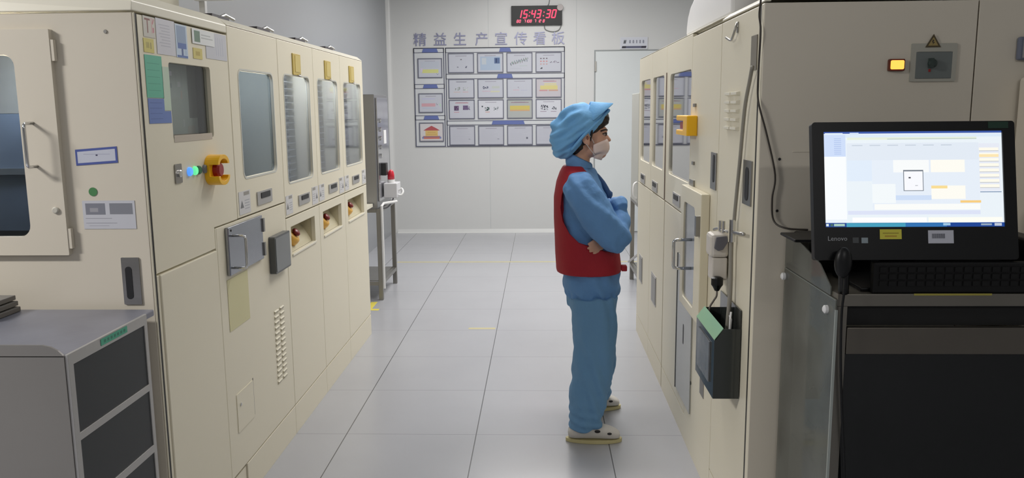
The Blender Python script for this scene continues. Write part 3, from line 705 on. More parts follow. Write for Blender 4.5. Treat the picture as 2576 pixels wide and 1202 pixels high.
bm = B(); fbox(bm, FR, 3.6, 1.06, 4.33, 1.24, -.2, -.5); fbox(bm, FR, 3.75, 1.24, 3.95, 1.5, -.25, -.45); obj('placement_unit', bm, mat('machine_grey', (140, 145, 152), .3, .5), t)
def right_module(y0, y1, wy0, wy1, sy0, sy1, label):
    t = thing('machine_cabinet', label, 'machine cabinet', (1.0, (y0+y1)/2, 0), 'right row machine cabinets')
    body_shell(t, FR, y0, y1, DEPR, 1.82, (1.02,))
    ud = plate('upper_door', FR, rect(y0+.002, 1.036, y1-.002, 1.835), -.02, 0, CREAM, t, [rrect(wy0, 1.186, wy1, 1.692, .03)], bevel=.002)
    plate('window_pane', FR, rrect(wy0+.002, 1.188, wy1-.002, 1.69, .029), -.014, -.010, GLASSR, ud)
    latch(ud, FR, (wy0+wy1)/2+.06, 1.075, .2, .058)
    ld = plate('lower_door', FR, rect(y0+.002, .125, y1-.002, 1.03), -.02, 0, CREAM, t, bevel=.002)
    o = plate('recessed_handle', FR, rect(sy0, .39, sy1, .565), 0, .003, ALU, ld)
    plate('grip_slot', FR, rect(sy0+.012, .40, sy1-.03, .555), .003, .005, STEELD, o)
    plate('kick_plate', FR, rect(y0+.001, 0, y1-.001, .120), -.022, 0, CREAM, t)
    chamfer_cap(t, FR, y0, y1, DEPR, zf=1.838, z0=1.838, z1=1.853)
    inner_rack(t, FR, y0+.03, y1-.03, 1.10, 1.75, -.3)
right_module(4.378, 4.938, 4.462, 4.90, 4.62, 4.815, 'third right cream cabinet, beyond the person, next to last')
right_module(4.94, 5.56, 5.01, 5.455, 5.255, 5.42, 'last right cream cabinet, farthest along the aisle')

# white hood and drum on top of the right row
bm = B(); prof = [(3.12, 1.855), (4.06, 1.855), (4.055, 1.90), (4.03, 1.945), (3.97, 1.985), (3.88, 2.01), (3.7, 2.035), (3.12, 2.06)]
A = [bm.verts.new((.70, y, z)) for y, z in prof]; C = [bm.verts.new((1.25, y, z)) for y, z in prof]
for i in range(len(prof)): j = (i+1) % len(prof); bm.faces.new((A[i], A[j], C[j], C[i]))
bm.faces.new(A); bm.faces.new(C[::-1])
tag(obj('exhaust_hood', bm, WHITE, bevel=.012), 'white rounded exhaust hood on top of the right cabinets', 'exhaust hood')
bm = B(); tube(bm, [(.78, 2.97, 1.960), (1.4, 2.97, 1.960)], .105, 28); tag(obj('exhaust_drum', bm, mat('cream_drum', (214, 208, 196), .4), bevel=.01), 'cream rounded drum beside the white hood on the right cabinets', 'drum')

# conduit, valve, adaptors, cord, dark cable
t = thing('conduit_pipe', 'grey conduit with cross valve running down the right cabinet', 'conduit', (.645, 2.7, .78))
bm = B(); tube(bm, [(.64, 2.55, 1.64), (.645, 2.595, 1.60), (.645, 2.645, 1.515), (.645, 2.682, 1.36), (.645, 2.718, 1.222), (.645, 2.738, 1.14)], .006, 10, 5); obj('hose', bm, mat('conduit_grey', (142, 138, 128), .4), t, smooth=True)
bm = B(); tube(bm, [(.64, 2.74, 1.12), (.64, 2.745, 1.058), (.64, 2.738, .90), (.632, 2.738, .74)], .0075, 10, 4); obj('lower_pipe', bm, mat('conduit_grey', (142, 138, 128), .4), t, smooth=True)
bm = B(); tube(bm, [(.64, 3.02, 1.076), (.64, 2.95, 1.09), (.64, 2.83, 1.098), (.64, 2.74, 1.108), (.64, 2.58, 1.125)], .0055, 10, 3); obj('valve_bar', bm, STEEL, t, smooth=True)
bm = B(); tube(bm, [(.64, 2.74, 1.075), (.64, 2.74, 1.15)], .012, 12); tube(bm, [(.62, 2.83, 1.10), (.62, 2.83, 1.135)], .008, 8); tube(bm, [(.62, 2.78, 1.10), (.62, 2.78, 1.14)], .006, 8); obj('valve_body', bm, CHROME, t)
t = thing('power_adaptor', 'stacked white power adaptors with grey plug faces on the right cabinet', 'power adaptor', (.63, 2.9, .92))
bm = B(); box(bm, .594, .658, 2.85, 2.94, 1.0, 1.083); obj('upper_adaptor', bm, mat('adaptor_white', (204, 198, 190), .4), t, bevel=.012)
bm = B(); box(bm, .602, .655, 2.856, 2.93, .918, .999); obj('lower_adaptor', bm, mat('adaptor_white', (204, 198, 190), .4), t, bevel=.005)
FA = lambda u, v, n: (u, 2.85-n, v)
plate('plug_face', FA, [(.605, 1.035), (.612, 1.075), (.648, 1.078), (.652, 1.058), (.635, 1.03), (.618, 1.026)], 0, .010, mat('plug_grey', (96, 96, 104), .4), t, bevel=.002)
bm = B(); lathe(bm, (.618, 2.842, .885), [(.008, 0), (.014, .012), (.021, .022), (.021, .045), (.012, .05)], seg=14); obj('black_plug', bm, BLACK, t, smooth=False)
bm = B(); tube(bm, [(.618, 2.842, .888), (.618, 2.845, .865), (.614, 2.875, .84), (.607, 2.90, .81), (.605, 2.90, .77), (.605, 2.87, .70)], .0035, 8, 5); tag(obj('adaptor_cord', bm, mat('cord_grey', (120, 112, 104), .5), smooth=True), 'thin grey cord from the black plug down into the black bin', 'cord')
bm = B(); tube(bm, [(.652, 2.53, 1.95), (.650, 2.518, 1.84), (.650, 2.53, 1.79), (.650, 2.508, 1.742), (.651, 2.518, 1.642), (.650, 2.515, 1.56), (.655, 2.503, 1.515), (.679, 2.503, 1.436), (.708, 2.503, 1.317), (.702, 2.503, 1.245), (.708, 2.50, 1.18), (.735, 2.47, 1.16), (.80, 2.46, 1.156)], .003, 8, 6)
tag(obj('power_cable', bm, mat('dark_cable', (56, 50, 44), .5), smooth=True), 'thin dark cable hanging down the corner of the right cabinet', 'cable')
# black bin with green sheet
t = thing('document_bin', 'black open bin with a green flap hung on the right cabinet', 'bin', (.61, 2.79, .56))
BX0, BX1, BY0, BY1, BZ = .571, .657, 2.64, 2.95, .562
bm = B(); w_ = .003
box(bm, BX0, BX1, BY0, BY1, BZ, BZ+w_)
box(bm, BX0, BX0+w_, BY0, BY1, BZ+w_, .762)
for y in (BY0, BY1-w_):
    pts = [(BX0+w_, BZ+w_), (BX1, BZ+w_), (BX1, .80 if y == BY0 else .80), (.60, .80), (BX0+w_, .762)]
    FY = lambda u, v, n: (u, y+n, v)
    prism(bm, FY, pts, 0, w_)
box(bm, BX1-w_, BX1, BY0+w_, BY1-w_, BZ+w_, .862)
obj('bin_body', bm, mat('smoky_black_acrylic', (52, 55, 53), .12), t)
bm = B(); A = [(BX0, BY0, .763), (.600, BY0, .802), (.600, BY1, .802), (BX0, BY1, .763)]
va = [bm.verts.new(p) for p in A]; vb = [bm.verts.new((p[0]-.001, p[1], p[2]+.002)) for p in A]
for i in range(4): j = (i+1) % 4; bm.faces.new((va[i], va[j], vb[j], vb[i]))
bm.faces.new(va[::-1]); bm.faces.new(vb); obj('green_flap', bm, mat('green_film', (150, 192, 160), .2), t)
bm = B(); box(bm, .566, .5705, 2.70, 2.90, .60, .74); obj('side_film', bm, mat('clear_grey_film', (120, 122, 124), .15, var=.5, vscale=14), t)
bm = B(); tube(bm, [(.625, 2.665, .77), (.625, 2.66, .83), (.63, 2.672, .85)], .0035, 8); tube(bm, [(.632, 2.69, .77), (.634, 2.685, .82), (.63, 2.69, .835)], .0035, 8); tag(obj('cable_end', bm, WHITE), 'white cable ends sticking out of the black bin', 'cable')

# ================================================================== WORKSTATION
CX0, CX1, CY0, CY1 = .752, 1.55, 2.06, 2.50
t = thing('computer_cart', 'stainless steel computer cart with dark glass front at lower right', 'cart', (1.15, 2.28, 0))
bm = B(); box(bm, CX0, CX1, CY0, CY1, 1.018, 1.050); obj('cart_top', bm, mat('cart_steel', (128, 124, 116), .38, .8, var=.1, vscale=5), t, bevel=.002)
CS = MT['cart_steel']
for x, y in ((CX0+.013, CY0+.013), (CX1-.013, CY0+.013), (CX0+.013, CY1-.013), (CX1-.013, CY1-.013)):
    bm = B(); box(bm, x-.013, x+.013, y-.013, y+.013, .05, 1.018); obj('post', bm, CS, t)
    bm = B(); lathe(bm, (x, y, 0), [(.02, 0), (.022, .02), (.02, .05)], seg=12); obj('foot', bm, DARK, t)
bm = B(); box(bm, CX0+.03, CX1-.03, CY0+.02, CY0+.024, .964, 1.017); obj('opening', bm, mat('opening_shade_black', (6, 6, 6), .7), t)  # solid black panel standing in for the shade inside the gap
bm = B(); box(bm, CX0+.028, CX1-.028, CY0-.002, CY0+.018, .893, .963); obj('drawer', bm, mat('drawer_steel', (112, 107, 99), .35, .85, var=.12, vscale=5), t, bevel=.002)
bm = B(); box(bm, CX0+.028, CX1-.028, CY0+.004, CY0+.012, .10, .892); obj('dark_glass_door', bm, BLACKG, t)
bm = B(); box(bm, CX0+.03, CX1-.03, CY0+.03, CY1-.03, .10, .115); box(bm, CX0+.03, CX1-.03, CY0+.03, CY1-.03, .50, .512); obj('shelf', bm, CS, t)
for z in (.52, .60):
    bm = B(); box(bm, .80, .88, 2.26, 2.40, z-.007, z+.06); tag(obj('carton', bm, mat('white_carton', (200, 200, 202), .6), bevel=.003), ('lower' if z < .55 else 'upper')+' white carton inside the cart behind the clear panel', 'carton', 'white cartons in the cart')
FC = lambda u, v, n: (CX0-n, u, v)
sp_ = plate('side_guard', FC, rect(2.058, .10, 2.498, 1.036), .001, .005, ACRYL, t, bevel=.001)
plate('upper_guard', FC, [(2.10, 1.038), (2.498, 1.038), (2.498, 1.130), (2.40, 1.142), (2.19, 1.105), (2.10, 1.06)], .001, .005, ACRYL, t, bevel=.001)
plate('guard_edge', FC, rect(2.052, .10, 2.058, 1.01), .0, .006, mat('acrylic_edge', (150, 156, 152), .3), t)
bm = B(); tube(bm, [FC(2.06, 1.034, .003), FC(2.498, 1.034, .003)], .0022, 6); obj('guard_seam', bm, mat('acrylic_edge', (150, 156, 152), .3), t)
for y, z in ((2.113, .998), (2.492, 1.008)):
    bm = B(); lathe(bm, (y, z, .005), [(.011, 0), (.011, .008), (.006, .012)], seg=14, face=FC); obj('white_bolt', bm, WHITE, t)
printed('edge_tape', lambda u, v, n: (u, CY0-n, v), (rect(.942, 1.0465, 1.135, 1.0515), (150, 140, 60)), [], None, .0005, .0008, None, 'yellow tape along the cart front edge', 'tape')
# monitor
tilt = math.radians(12)
MZ, MYB = 1.135, 2.075
def FM(u, v, n):   # u across, v up the panel, n towards the viewer
    return (u, MYB+v*math.sin(tilt)-n*math.cos(tilt), MZ+v*math.cos(tilt)-n*math.sin(tilt)*-1*0+n*math.sin(tilt))
t = thing('monitor', 'black desktop monitor with a lit white and blue software window', 'monitor', (.945, 2.15, 1.05))
MX0, MX1, MH = .694, 1.201, .352
hs = plate('bezel', FM, rrect(MX0, 0, MX1, MH, .008), -.02, .004, BLACK, t, [rect(.7235, .0835, 1.1705, .3275)], bevel=.002)
plate('rear_cover', FM, rrect(MX0+.02, .02, MX1-.02, MH-.02, .01), -.05, -.0205, BLACK, t, bevel=.004)
# screen picture
W_, H_ = 1.1705-.7235, .3275-.0835
S = lambda a, b, c, d_: rect(.7235+a*W_, .0835+(1-d_)*H_, .7235+c*W_, .0835+(1-b)*H_)   # fractions from the top left
it = [(S(0, 0, 1, .02), (60, 90, 170)), (S(.01, .012, .11, .03), (225, 238, 250)), (S(.15, .01, .2, .03), (215, 230, 250)), (S(0, .03, .125, .26), (206, 222, 250)), (S(.0, .26, .125, .92), (250, 253, 255)),
      (S(.125, .03, 1, .06), (222, 236, 250)), (S(.135, .06, .86, .085), (232, 240, 222)), (S(.36, .075, .86, .083), (190, 205, 200)), (S(.13, .12, .87, .3), (228, 236, 246)), (S(.13, .3, .27, .52), (226, 238, 252)),
      (S(.27, .3, .87, .85), (232, 240, 250)), (S(.39, .3, .59, .43), (250, 252, 252)), (S(.6, .3, .79, .43), (255, 253, 244)), (S(.27, .55, .4, .75), (245, 250, 252)), (S(.4, .67, .6, .72), (208, 224, 248)),
      (S(.6, .57, .79, .71), (255, 253, 244)), (S(.6, .57, .69, .60), (250, 222, 150)), (S(.76, .725, .875, .75), (250, 208, 130)), (S(.28, .76, .87, .82), (252, 253, 250)), (S(.13, .83, .87, .87), (222, 228, 248)), (S(.155, .90, .57, .95), (255, 255, 255)),
      (S(.58, .9, .99, .95), (255, 255, 246)), (S(.155, .955, .57, .959), (160, 165, 175)), (S(.12, .975, 1, .98), (190, 200, 210)), (S(.87, .13, .985, .63), (232, 236, 246))]
for k in range(8): it += [(S(.872, .175+k*.055, .98, .205+k*.055), (255, 252, 238)), (S(.872, .207+k*.055, .98, .211+k*.055), (170, 170, 165))]
it += [(S(.872, .245, .98, .275), (255, 232, 180)), (S(.872, .635, .99, .642), (90, 120, 160))]
for k in range(9): it.append((S(.06, .07+k*.02, .1, .076+k*.02), (170, 190, 232)))
for k in range(6): it.append((S(.16+.1*k, .14, .22+.1*k, .15), (200, 210, 222)))
it += [(S(.445, .405, .557, .625), (120, 128, 138)), (S(.449, .42, .553, .618), (250, 251, 255)), (S(.474, .478, .486, .494), (90, 90, 100)), (S(.51, .565, .525, .572), (180, 180, 190)),
       (S(.0, .955, 1, 1), (30, 70, 150)), (S(.12, .957, .45, .998), (70, 160, 190)), (S(.45, .957, .68, .998), (50, 115, 180)), (S(.006, .965, .02, .99), (220, 235, 235)), (S(.03, .965, .045, .99), (70, 110, 100)), (S(.05, .965, .11, .99), (170, 205, 190)),
       (S(.66, .96, .70, .985), (160, 200, 230)), (S(.87, .966, .93, .985), (150, 170, 190)), (S(.945, .962, .985, .99), (190, 200, 215))]
SCRM = printmat('screen_picture', .25, .86)
printed('screen', FM, (S(0, 0, 1, 1), (236, 244, 250)), it, t, -.004, .003, SCRM)
FMt = lambda u, v, n: FM(u, v, n)
printed('brand_lettering', FM, (rect(.729, .0515, .7292, .0517), (18, 18, 20)), [('T', 'Lenovo', .0165, .752, .054, (150, 152, 156))], hs, .0041, .0001)
plate('badge', FM, rect(.790, .043, .805, .057), .004, .0046, mat('badge_grey', (60, 64, 66), .4), hs)
plate('badge', FM, rect(.812, .0425, .828, .0565), .004, .0046, mat('badge_silver', (130, 142, 148), .4), hs)
bm = B(); box(bm, .90, 1.0, 2.19, 2.24, 1.06, 1.30); obj('stand_neck', bm, BLACK, t, bevel=.004)
bm = B(); box(bm, .82, 1.08, 2.09, 2.30, 1.0505, 1.06); obj('stand_foot', bm, BLACK, t, bevel=.003)
printed('sticker', FM, (rect(.858, .0525, .912, .0775), (196, 188, 62)), [(rect(.865, .066, .905, .069), (156, 140, 40)), (rect(.870, .058, .9, .062), (170, 140, 40))], None, .0043, .0006, None, 'yellow sticker on the lower bezel of the monitor', 'sticker', 'stickers on the monitor')
printed('sticker', FM, (rect(.978, .0415, 1.041, .0745), (186, 188, 198)), [(rr, (84, 86, 96)) for rr in [rect(.9875+k*.0025, .054, .9892+k*.0025, .066) for k in range(13)]], None, .0043, .0006, None, 'white barcode sticker on the lower bezel of the monitor', 'sticker', 'stickers on the monitor')
plate('green_sticker', FM, rect(1.135, .333, 1.185, .350), .0042, .0048, mat('dark_green_sticker', (16, 52, 38), .4), hs)
# black machine under the monitor and keyboard
t = thing('thin_printer', 'low black office printer under the monitor', 'printer', (1.15, 2.35, 1.05))
bm = B(); box(bm, .765, 1.50, 2.33, 2.49, 1.051, 1.15); obj('printer_body', bm, BLACK, t, bevel=.008)
bm = B(); box(bm, .70, .80, 2.26, 2.40, 1.150, 1.158); obj('printer_lid', bm, BLACK, t, bevel=.003)
t = thing('keyboard', 'black keyboard lying in front of the monitor', 'keyboard', (1.1, 2.1, 1.05))
bm = B(); box(bm, .84, 1.28, 2.065, 2.085, 1.0505, 1.13); obj('key_tray', bm, mat('matt_black', (8, 8, 9), .6, spec=.3), t, bevel=.004)
bm = B(); fk = lambda u, v, n: (u, 2.065-n, v)
for r_, (zz) in enumerate((1.07, 1.088, 1.106)):
    for k in range(18): fbox(bm, fk, .855+k*.0232, zz, .873+k*.0232, zz+.013, 0, .003)
obj('keys', bm, mat('matt_black', (8, 8, 9), .6), t)
t = thing('storage_case', 'black case standing at the right end of the cart', 'case', (1.4, 2.2, 1.05))
bm = B(); box(bm, 1.30, 1.52, 2.075, 2.32, 1.0505, 1.165); obj('case_body', bm, BLACK, t, bevel=.006)
bm = B(); box(bm, 1.32, 1.50, 2.071, 2.0745, 1.12, 1.124); obj('case_slit', bm, BLACKG, t)
t = thing('barcode_scanner', 'black handheld scanner standing at the left end of the cart', 'scanner', (.735, 2.075, 1.05))
bm = B(); ball(bm, (.754, 2.040, 1.135), (.022, .016, .040), 18); obj('scanner_head', bm, BLACK, t, smooth=True)
bm = B(); tube(bm, [(.755, 2.048, 1.16), (.762, 2.055, 1.11), (.77, 2.070, 1.0515)], .013, 12, 3); obj('scanner_grip', bm, BLACK, t, smooth=True)
bm = B(); tube(bm, [(.762, 2.045, 1.10), (.760, 2.040, 1.06), (.757, 2.04, 1.0), (.762, 2.042, .88), (.775, 2.044, .72), (.790, 2.046, .56), (.80, 2.046, .30), (.80, 2.03, .02)], .0035, 8, 5)
tag(obj('scanner_cable', bm, BLACK, smooth=True), 'black cable hanging down the front left post of the cart', 'cable')
# neighbour cabinet edge and panel at far right
bm = B(); box(bm, 1.405, 1.62, 2.40, 2.505, .0, 1.60); tag(obj('wall_duct', bm, CREAMD, bevel=.012), 'pale vertical duct behind the right edge of the cart', 'duct')
t = thing('label_box', 'small grey blue box on the cabinet end at the right picture edge', 'box', (1.42, 2.5, 1.65))
bm = B(); fbox(bm, FNR, 1.393, 1.648, 1.45, 1.715, .0005, .02); obj('box_body', bm, mat('blue_grey_plastic', (104, 110, 126), .4), t, bevel=.006)
bm = B(); fbox(bm, FNR, 1.403, 1.655, 1.44, 1.705, .02, .022); obj('box_window', bm, ALU, t)

# ================================================================== BACK WALL
# --- notice board
BT, BW, BLU = (84, 86, 106), (204, 207, 212), (98, 112, 168)
t = thing('notice_board', 'large framed notice board divided in rows on the back wall', 'notice board', (-.61, YB, 1.07))
plate('backing', FB, rect(-1.532, 1.072, .300, 2.262), .0005, .010, mat('board_white', (205, 208, 211), .5), t)
bm = B()
def outl(r, w_=.008, n0=.010, n1=.014):
    x0, z0, x1, z1 = r
    prism(bm, FB, rect(*r), n0, n1, [rect(x0+w_, z0+w_, x1-w_, z1-w_)])
for r in ((-1.532, 1.072, -1.160, 2.262), (-1.145, 1.072, .300, 2.262)): outl(r, .010)
for r in ((-1.145, 2.200, .30, 2.262), (-1.145, 1.888, .30, 1.950), (-1.145, 1.333, .30, 1.388), (-1.532, 2.203, -1.16, 2.262), (-1.532, 1.776, -1.16, 1.832), (-1.532, 1.398, -1.16, 1.455)): outl(r, .006)
obj('divider_frames', bm, mat('board_line', BT, .5), t)
for x0, x1, z0, z1 in ((-1.42, -1.24, 2.209, 2.255), (-.485, -.355, 2.206, 2.256), (-.515, -.335, 1.894, 1.944), (-1.42, -1.25, 1.783, 1.827), (-1.42, -1.245, 1.404, 1.450), (-.585, -.195, 1.338, 1.384)):
    plate('heading_tab', FB, [(x0-.008, z0), (x1+.008, z0), (x1-.008, z1), (x0+.008, z1)], .010, .0155, mat('board_blue', BLU, .45), t)
def R_(x0, z0, x1, z1): return (x0, z0, x1, z1)
frames = []
rowsp = [('left column, top', (-1.483, 1.905, -1.185, 2.139), 'yel'), ('left column, middle', (-1.483, 1.487, -1.185, 1.721), 'pnk'), ('left column, bottom', (-1.483, 1.136, -1.183, 1.368), 'house')]
kinds = [['tri', 'blu', 'graph', 'dots'], ['pale', 'img2', 'pale2', 'yel2'], ['sq', 'img3', 'yel3', 'imgb'], ['txt', 'txt', 'txt', 'txt']]
rz = [(1.960, 2.196), (1.657, 1.890), (1.408, 1.641), (1.088, 1.327)]
cxs = [(-1.113, -.797), (-.758, -.442), (-.403, -.090), (-.052, .262)]
rn = ['top row', 'second row', 'third row', 'bottom row']; cn = ['first', 'second', 'third', 'fourth']
dsc = {'yel': 'sheet with a yellow band', 'pnk': 'sheet with a pink band', 'house': 'sheet with a red roofed house drawing', 'tri': 'sheet with three small marks', 'blu': 'pale blue sheet with a dark square',
       'graph': 'sheet with a rising grey graph', 'dots': 'sheet with rows of dots', 'pale': 'sheet with two faint pictures', 'img2': 'sheet with a small dark picture', 'pale2': 'faint mauve sheet', 'yel2': 'sheet with yellow blocks',
       'sq': 'sheet with two dark squares', 'img3': 'sheet with two dark photographs', 'yel3': 'grey sheet with a yellow block', 'imgb': 'sheet with two black pictures', 'txt': 'plain text sheet'}
for k, r, kd in rowsp: frames.append((k, r, kd))
for i in range(4):
    for j in range(4): frames.append((rn[i]+', '+cn[j]+' from left', (cxs[j][0], rz[i][0], cxs[j][1], rz[i][1]), kinds[i][j]))
def sheet_items(kd, r):
    x0, z0, x1, z1 = r; W, H = x1-x0, z1-z0
    q = lambda a, b, c, e: rect(x0+a*W, z0+(1-e)*H, x0+c*W, z0+(1-b)*H)
    rnd = random.Random(kd+str(x0)); it = []
    hdr = (150, 146, 160)
    def blot(a, b, c, e, col, n=14):
        for _ in range(n):
            u = rnd.uniform(a, c); v_ = rnd.uniform(b, e); s = rnd.uniform(.015, .05)
            k_ = rnd.uniform(.75, 1.25); it.append((q(u, v_, min(u+s, c+.02), min(v_+s*1.3, e+.02)), tuple(min(255, int(x*k_)) for x in col)))
    it.append((q(.25, .06, .75, .09), hdr))
    if kd == 'yel': it += [(q(.05, .08, .95, .5), (190, 196, 208)), (q(.12, .58, .9, .8), (208, 210, 140)), (q(.05, .5, .14, .72), (206, 196, 216))]; blot(.8, .8, .9, .9, (140, 150, 160), 4)
    elif kd == 'pnk': it += [(q(.08, .2, .7, .28), (190, 190, 215)), (q(.05, .52, .72, .72), (206, 164, 172)), (q(.1, .8, .8, .84), (180, 190, 210))]; blot(.75, .5, .8, .6, (90, 60, 90), 3); blot(.88, .55, .95, .75, (150, 190, 150), 5)
    elif kd == 'house':
        it[:] = [([(x0+.1*W, z0+.6*H), (x0+.9*W, z0+.6*H), (x0+.72*W, z0+.75*H), (x0+.5*W, z0+.9*H), (x0+.28*W, z0+.75*H)], (176, 88, 92)), (q(.2, .4, .8, .75), (214, 184, 120)), (q(.08, .75, .92, .85), (160, 120, 130)), (q(.12, .85, .88, .93), (196, 110, 96)), (q(.3, .5, .7, .53), (190, 150, 90)), (q(.24, .62, .76, .65), (190, 150, 90)), (q(.04, .8, .12, .92), (120, 130, 180)), (q(.88, .8, .96, .92), (120, 130, 180))]
    elif kd == 'tri': blot(.46, .24, .52, .30, (130, 130, 140), 5); blot(.28, .7, .36, .76, (120, 122, 134), 6); blot(.68, .68, .76, .78, (90, 92, 110), 7)
    elif kd == 'blu': it += [(q(.05, .12, .95, .95), (172, 188, 208)), (q(.12, .2, .32, .6), (190, 198, 206)), (q(.68, .2, .92, .55), (92, 112, 150)), (q(.74, .24, .8, .5), (60, 76, 112))]
    elif kd == 'graph':
        for k in range(26):
            a = .08+k*.031; h = .52-.30*k/26+.07*math.sin(k*1.9); it.append((q(a, h, a+.03, h+.12+.03*math.sin(k*2.7)), (122+k % 3*12, 132+k % 4*8, 146)))
        it += [(q(.5, .7, .85, .72), (170, 190, 180)), (q(.1, .85, .6, .87), (180, 186, 196))]
    elif kd == 'dots':
        for a in range(3):
            for b in range(3): it.append((q(.12+a*.13, .24+b*.17, .19+a*.13, .31+b*.17), ((120, 110, 120), (200, 140, 140), (196, 160, 160))[b]))
        blot(.1, .75, .2, .88, (70, 72, 80), 10); blot(.55, .42, .95, .52, (110, 100, 118), 16)
    elif kd == 'pale': blot(.12, .38, .42, .6, (160, 168, 166), 18); blot(.55, .38, .8, .6, (170, 176, 174), 16); it += [(q(.15, .7, .45, .73), (206, 180, 170)), (q(.55, .7, .8, .73), (210, 170, 170)), (q(.28, .08, .72, .1), (90, 100, 110))]
    elif kd == 'img2': blot(.14, .36, .4, .52, (84, 86, 112), 22); it += [(q(.12, .66, .5, .7), (204, 178, 190)), (q(.5, .66, .9, .74), (206, 206, 178)), (q(.56, .36, .9, .5), (190, 196, 192))]
    elif kd == 'pale2': it += [(q(.2, .6, .48, .64), (206, 176, 190)), (q(.55, .62, .85, .65), (180, 180, 205)), (q(.1, .8, .7, .82), (190, 190, 206))]; blot(.4, .42, .46, .5, (120, 110, 130), 3)
    elif kd == 'yel2': it += [(q(.12, .36, .9, .6), (214, 204, 140)), (q(.3, .2, .85, .36), (210, 204, 168)), (q(.08, .62, .45, .7), (200, 150, 150)), (q(.5, .62, .92, .7), (200, 160, 140)), (q(.25, .08, .85, .11), (190, 120, 130))]
    elif kd == 'sq': it += [(q(.15, .28, .36, .58), (92, 72, 104)), (q(.55, .26, .78, .54), (112, 96, 130)), (q(.14, .66, .38, .7), (196, 150, 160)), (q(.2, .08, .8, .12), (190, 130, 140))]; blot(.15, .28, .34, .56, (120, 100, 130), 14); blot(.55, .26, .88, .52, (90, 76, 110), 16)
    elif kd == 'img3': blot(.22, .36, .42, .58, (60, 84, 84), 22); blot(.6, .34, .82, .56, (110, 118, 124), 18); blot(.08, .28, .14, .36, (50, 60, 70), 4); it.append((q(.25, .66, .45, .7), (206, 160, 150)))
    elif kd == 'yel3': it += [(q(.05, .3, .95, .55), (206, 190, 110)), (q(.05, .55, .95, .64), (204, 168, 130)), (q(.1, .08, .9, .12), (150, 120, 130))]
    elif kd == 'imgb': blot(.1, .26, .46, .56, (44, 44, 60), 30); blot(.64, .36, .84, .54, (48, 48, 66), 16); it += [(q(.12, .66, .4, .69), (150, 130, 150)), (q(.6, .66, .85, .69), (150, 130, 150))]
    else:
        for k in range(9): it.append((q(.06, .16+k*.085, .06+rnd.uniform(.55, .88), .175+k*.085), (180, 182, 194)))
        it.append((q(.78, .62+.1*rnd.random(), .86, .74), (110, 112, 126)))
    return it
for k, r, kd in frames:
    t = thing('framed_notice', dsc[kd]+' in frame, '+k, 'notice', ((r[0]+r[2])/2, YB-.01, r[1]), 'framed notices on the board')
    plate('frame', FB, rect(*r), .0145, .022, mat('notice_frame', (104, 106, 122), .4), t, [rect(r[0]+.010, r[1]+.010, r[2]-.010, r[3]-.010)])
    base = {'imgb': (208, 210, 218), 'img3': (208, 210, 218), 'yel3': (176, 180, 178), 'house': (208, 204, 206), 'yel2': (196, 192, 198), 'txt': (190, 192, 202)}.get(kd, (194, 197, 207))
    rr = (r[0]+.0102, r[1]+.0102, r[2]-.0102, r[3]-.0102); in_ = (rr[0]+.012, rr[1]+.01, rr[2]-.012, rr[3]-.01)
    printed('sheet', FB, (rect(*rr), base), sheet_items(kd, in_), t, .0105, .006, PRINTG)
# --- characters above the board
chars = '精益生产宣传看板'
cxm = (-1.448, -1.204, -.963, -.70, -.465, -.228, 0.0, .22)
cm = mat('character_lilac', (150, 152, 182), .3, .2)
for k, ch in enumerate(chars):
    bm = B()
    for p in textpolys(ch, .165, cxm[k], 2.350, 0):
        A = [bm.verts.new(FB(a, b, .012)) for a, b in p]
        try: bm.faces.new(A)
        except ValueError: pass
    bmesh.ops.remove_doubles(bm, verts=bm.verts[:], dist=.00005)
    ge = bmesh.ops.extrude_face_region(bm, geom=bm.faces[:])
    bmesh.ops.translate(bm, verts=[v for v in ge['geom'] if isinstance(v, bmesh.types.BMVert)], vec=(0, .0115, 0))
    tag(obj('wall_character', bm, cm), 'lilac wall character %s, %s of the row above the board' % (ch, ['first', 'second', 'third', 'fourth', 'fifth', 'sixth', 'seventh', 'last'][k]), 'character', 'characters above the notice board')
# --- digital clock
t = thing('digital_clock', 'black digital wall clock with red digits on back wall', 'clock', (-.036, YB, 2.51))
plate('clock_case', FB, rrect(-.341, 2.512, .267, 2.738, .008), .0, .04, BLACK, t, bevel=.004)
SEG = {'0': 'abcdef', '1': 'bc', '2': 'abged', '3': 'abgcd', '4': 'fgbc', '5': 'afgcd', '7': 'abc', '8': 'abcdefg', '9': 'abfgcd', '6': 'afgecd'}
def digit(bm, ch, x, z, w_, h, th, sh=.22):
    sg = {'a': (0, 1, 1, 1), 'b': (1, .5, 1, 1), 'c': (1, 0, 1, .5), 'd': (0, 0, 1, 0), 'e': (0, 0, 0, .5), 'f': (0, .5, 0, 1), 'g': (0, .5, 1, .5)}
    for s_ in SEG[ch]:
        a, b, c, e = sg[s_]; x0 = x+a*w_+b*h*sh; x1 = x+c*w_+e*h*sh; z0 = z+b*h; z1 = z+e*h
        if abs(z1-z0) < 1e-6: prism(bm, FB, [(x0, z0-th), (x1, z0-th), (x1, z0+th), (x0, z0+th)], .0405, .043)
        else: prism(bm, FB, [(x0-th, z0), (x0+th, z0), (x1+th, z1), (x1-th, z1)], .0405, .043)
REDL = mat('red_led', (255, 42, 82), .4, emis=1.3)
zb, hh, ww = 2.597, .088, .040
for ch, x in (('1', -.270), ('5', -.200), ('4', -.106), ('3', -.040), ('3', .072), ('0', .140)):
    bm = B(); digit(bm, ch, x, zb, ww, hh, .0065); obj('digit', bm, REDL, t)
for x in (-.136, .034):
    bm = B()
    for z in (zb+.022, zb+.064): prism(bm, FB, rect(x+(z-zb)*.2, z-.007, x+.011+(z-zb)*.2, z+.007), .0405, .043)
    obj('colon', bm, REDL, t)
bm = B(); zb, hh, ww = 2.544, .030, .016
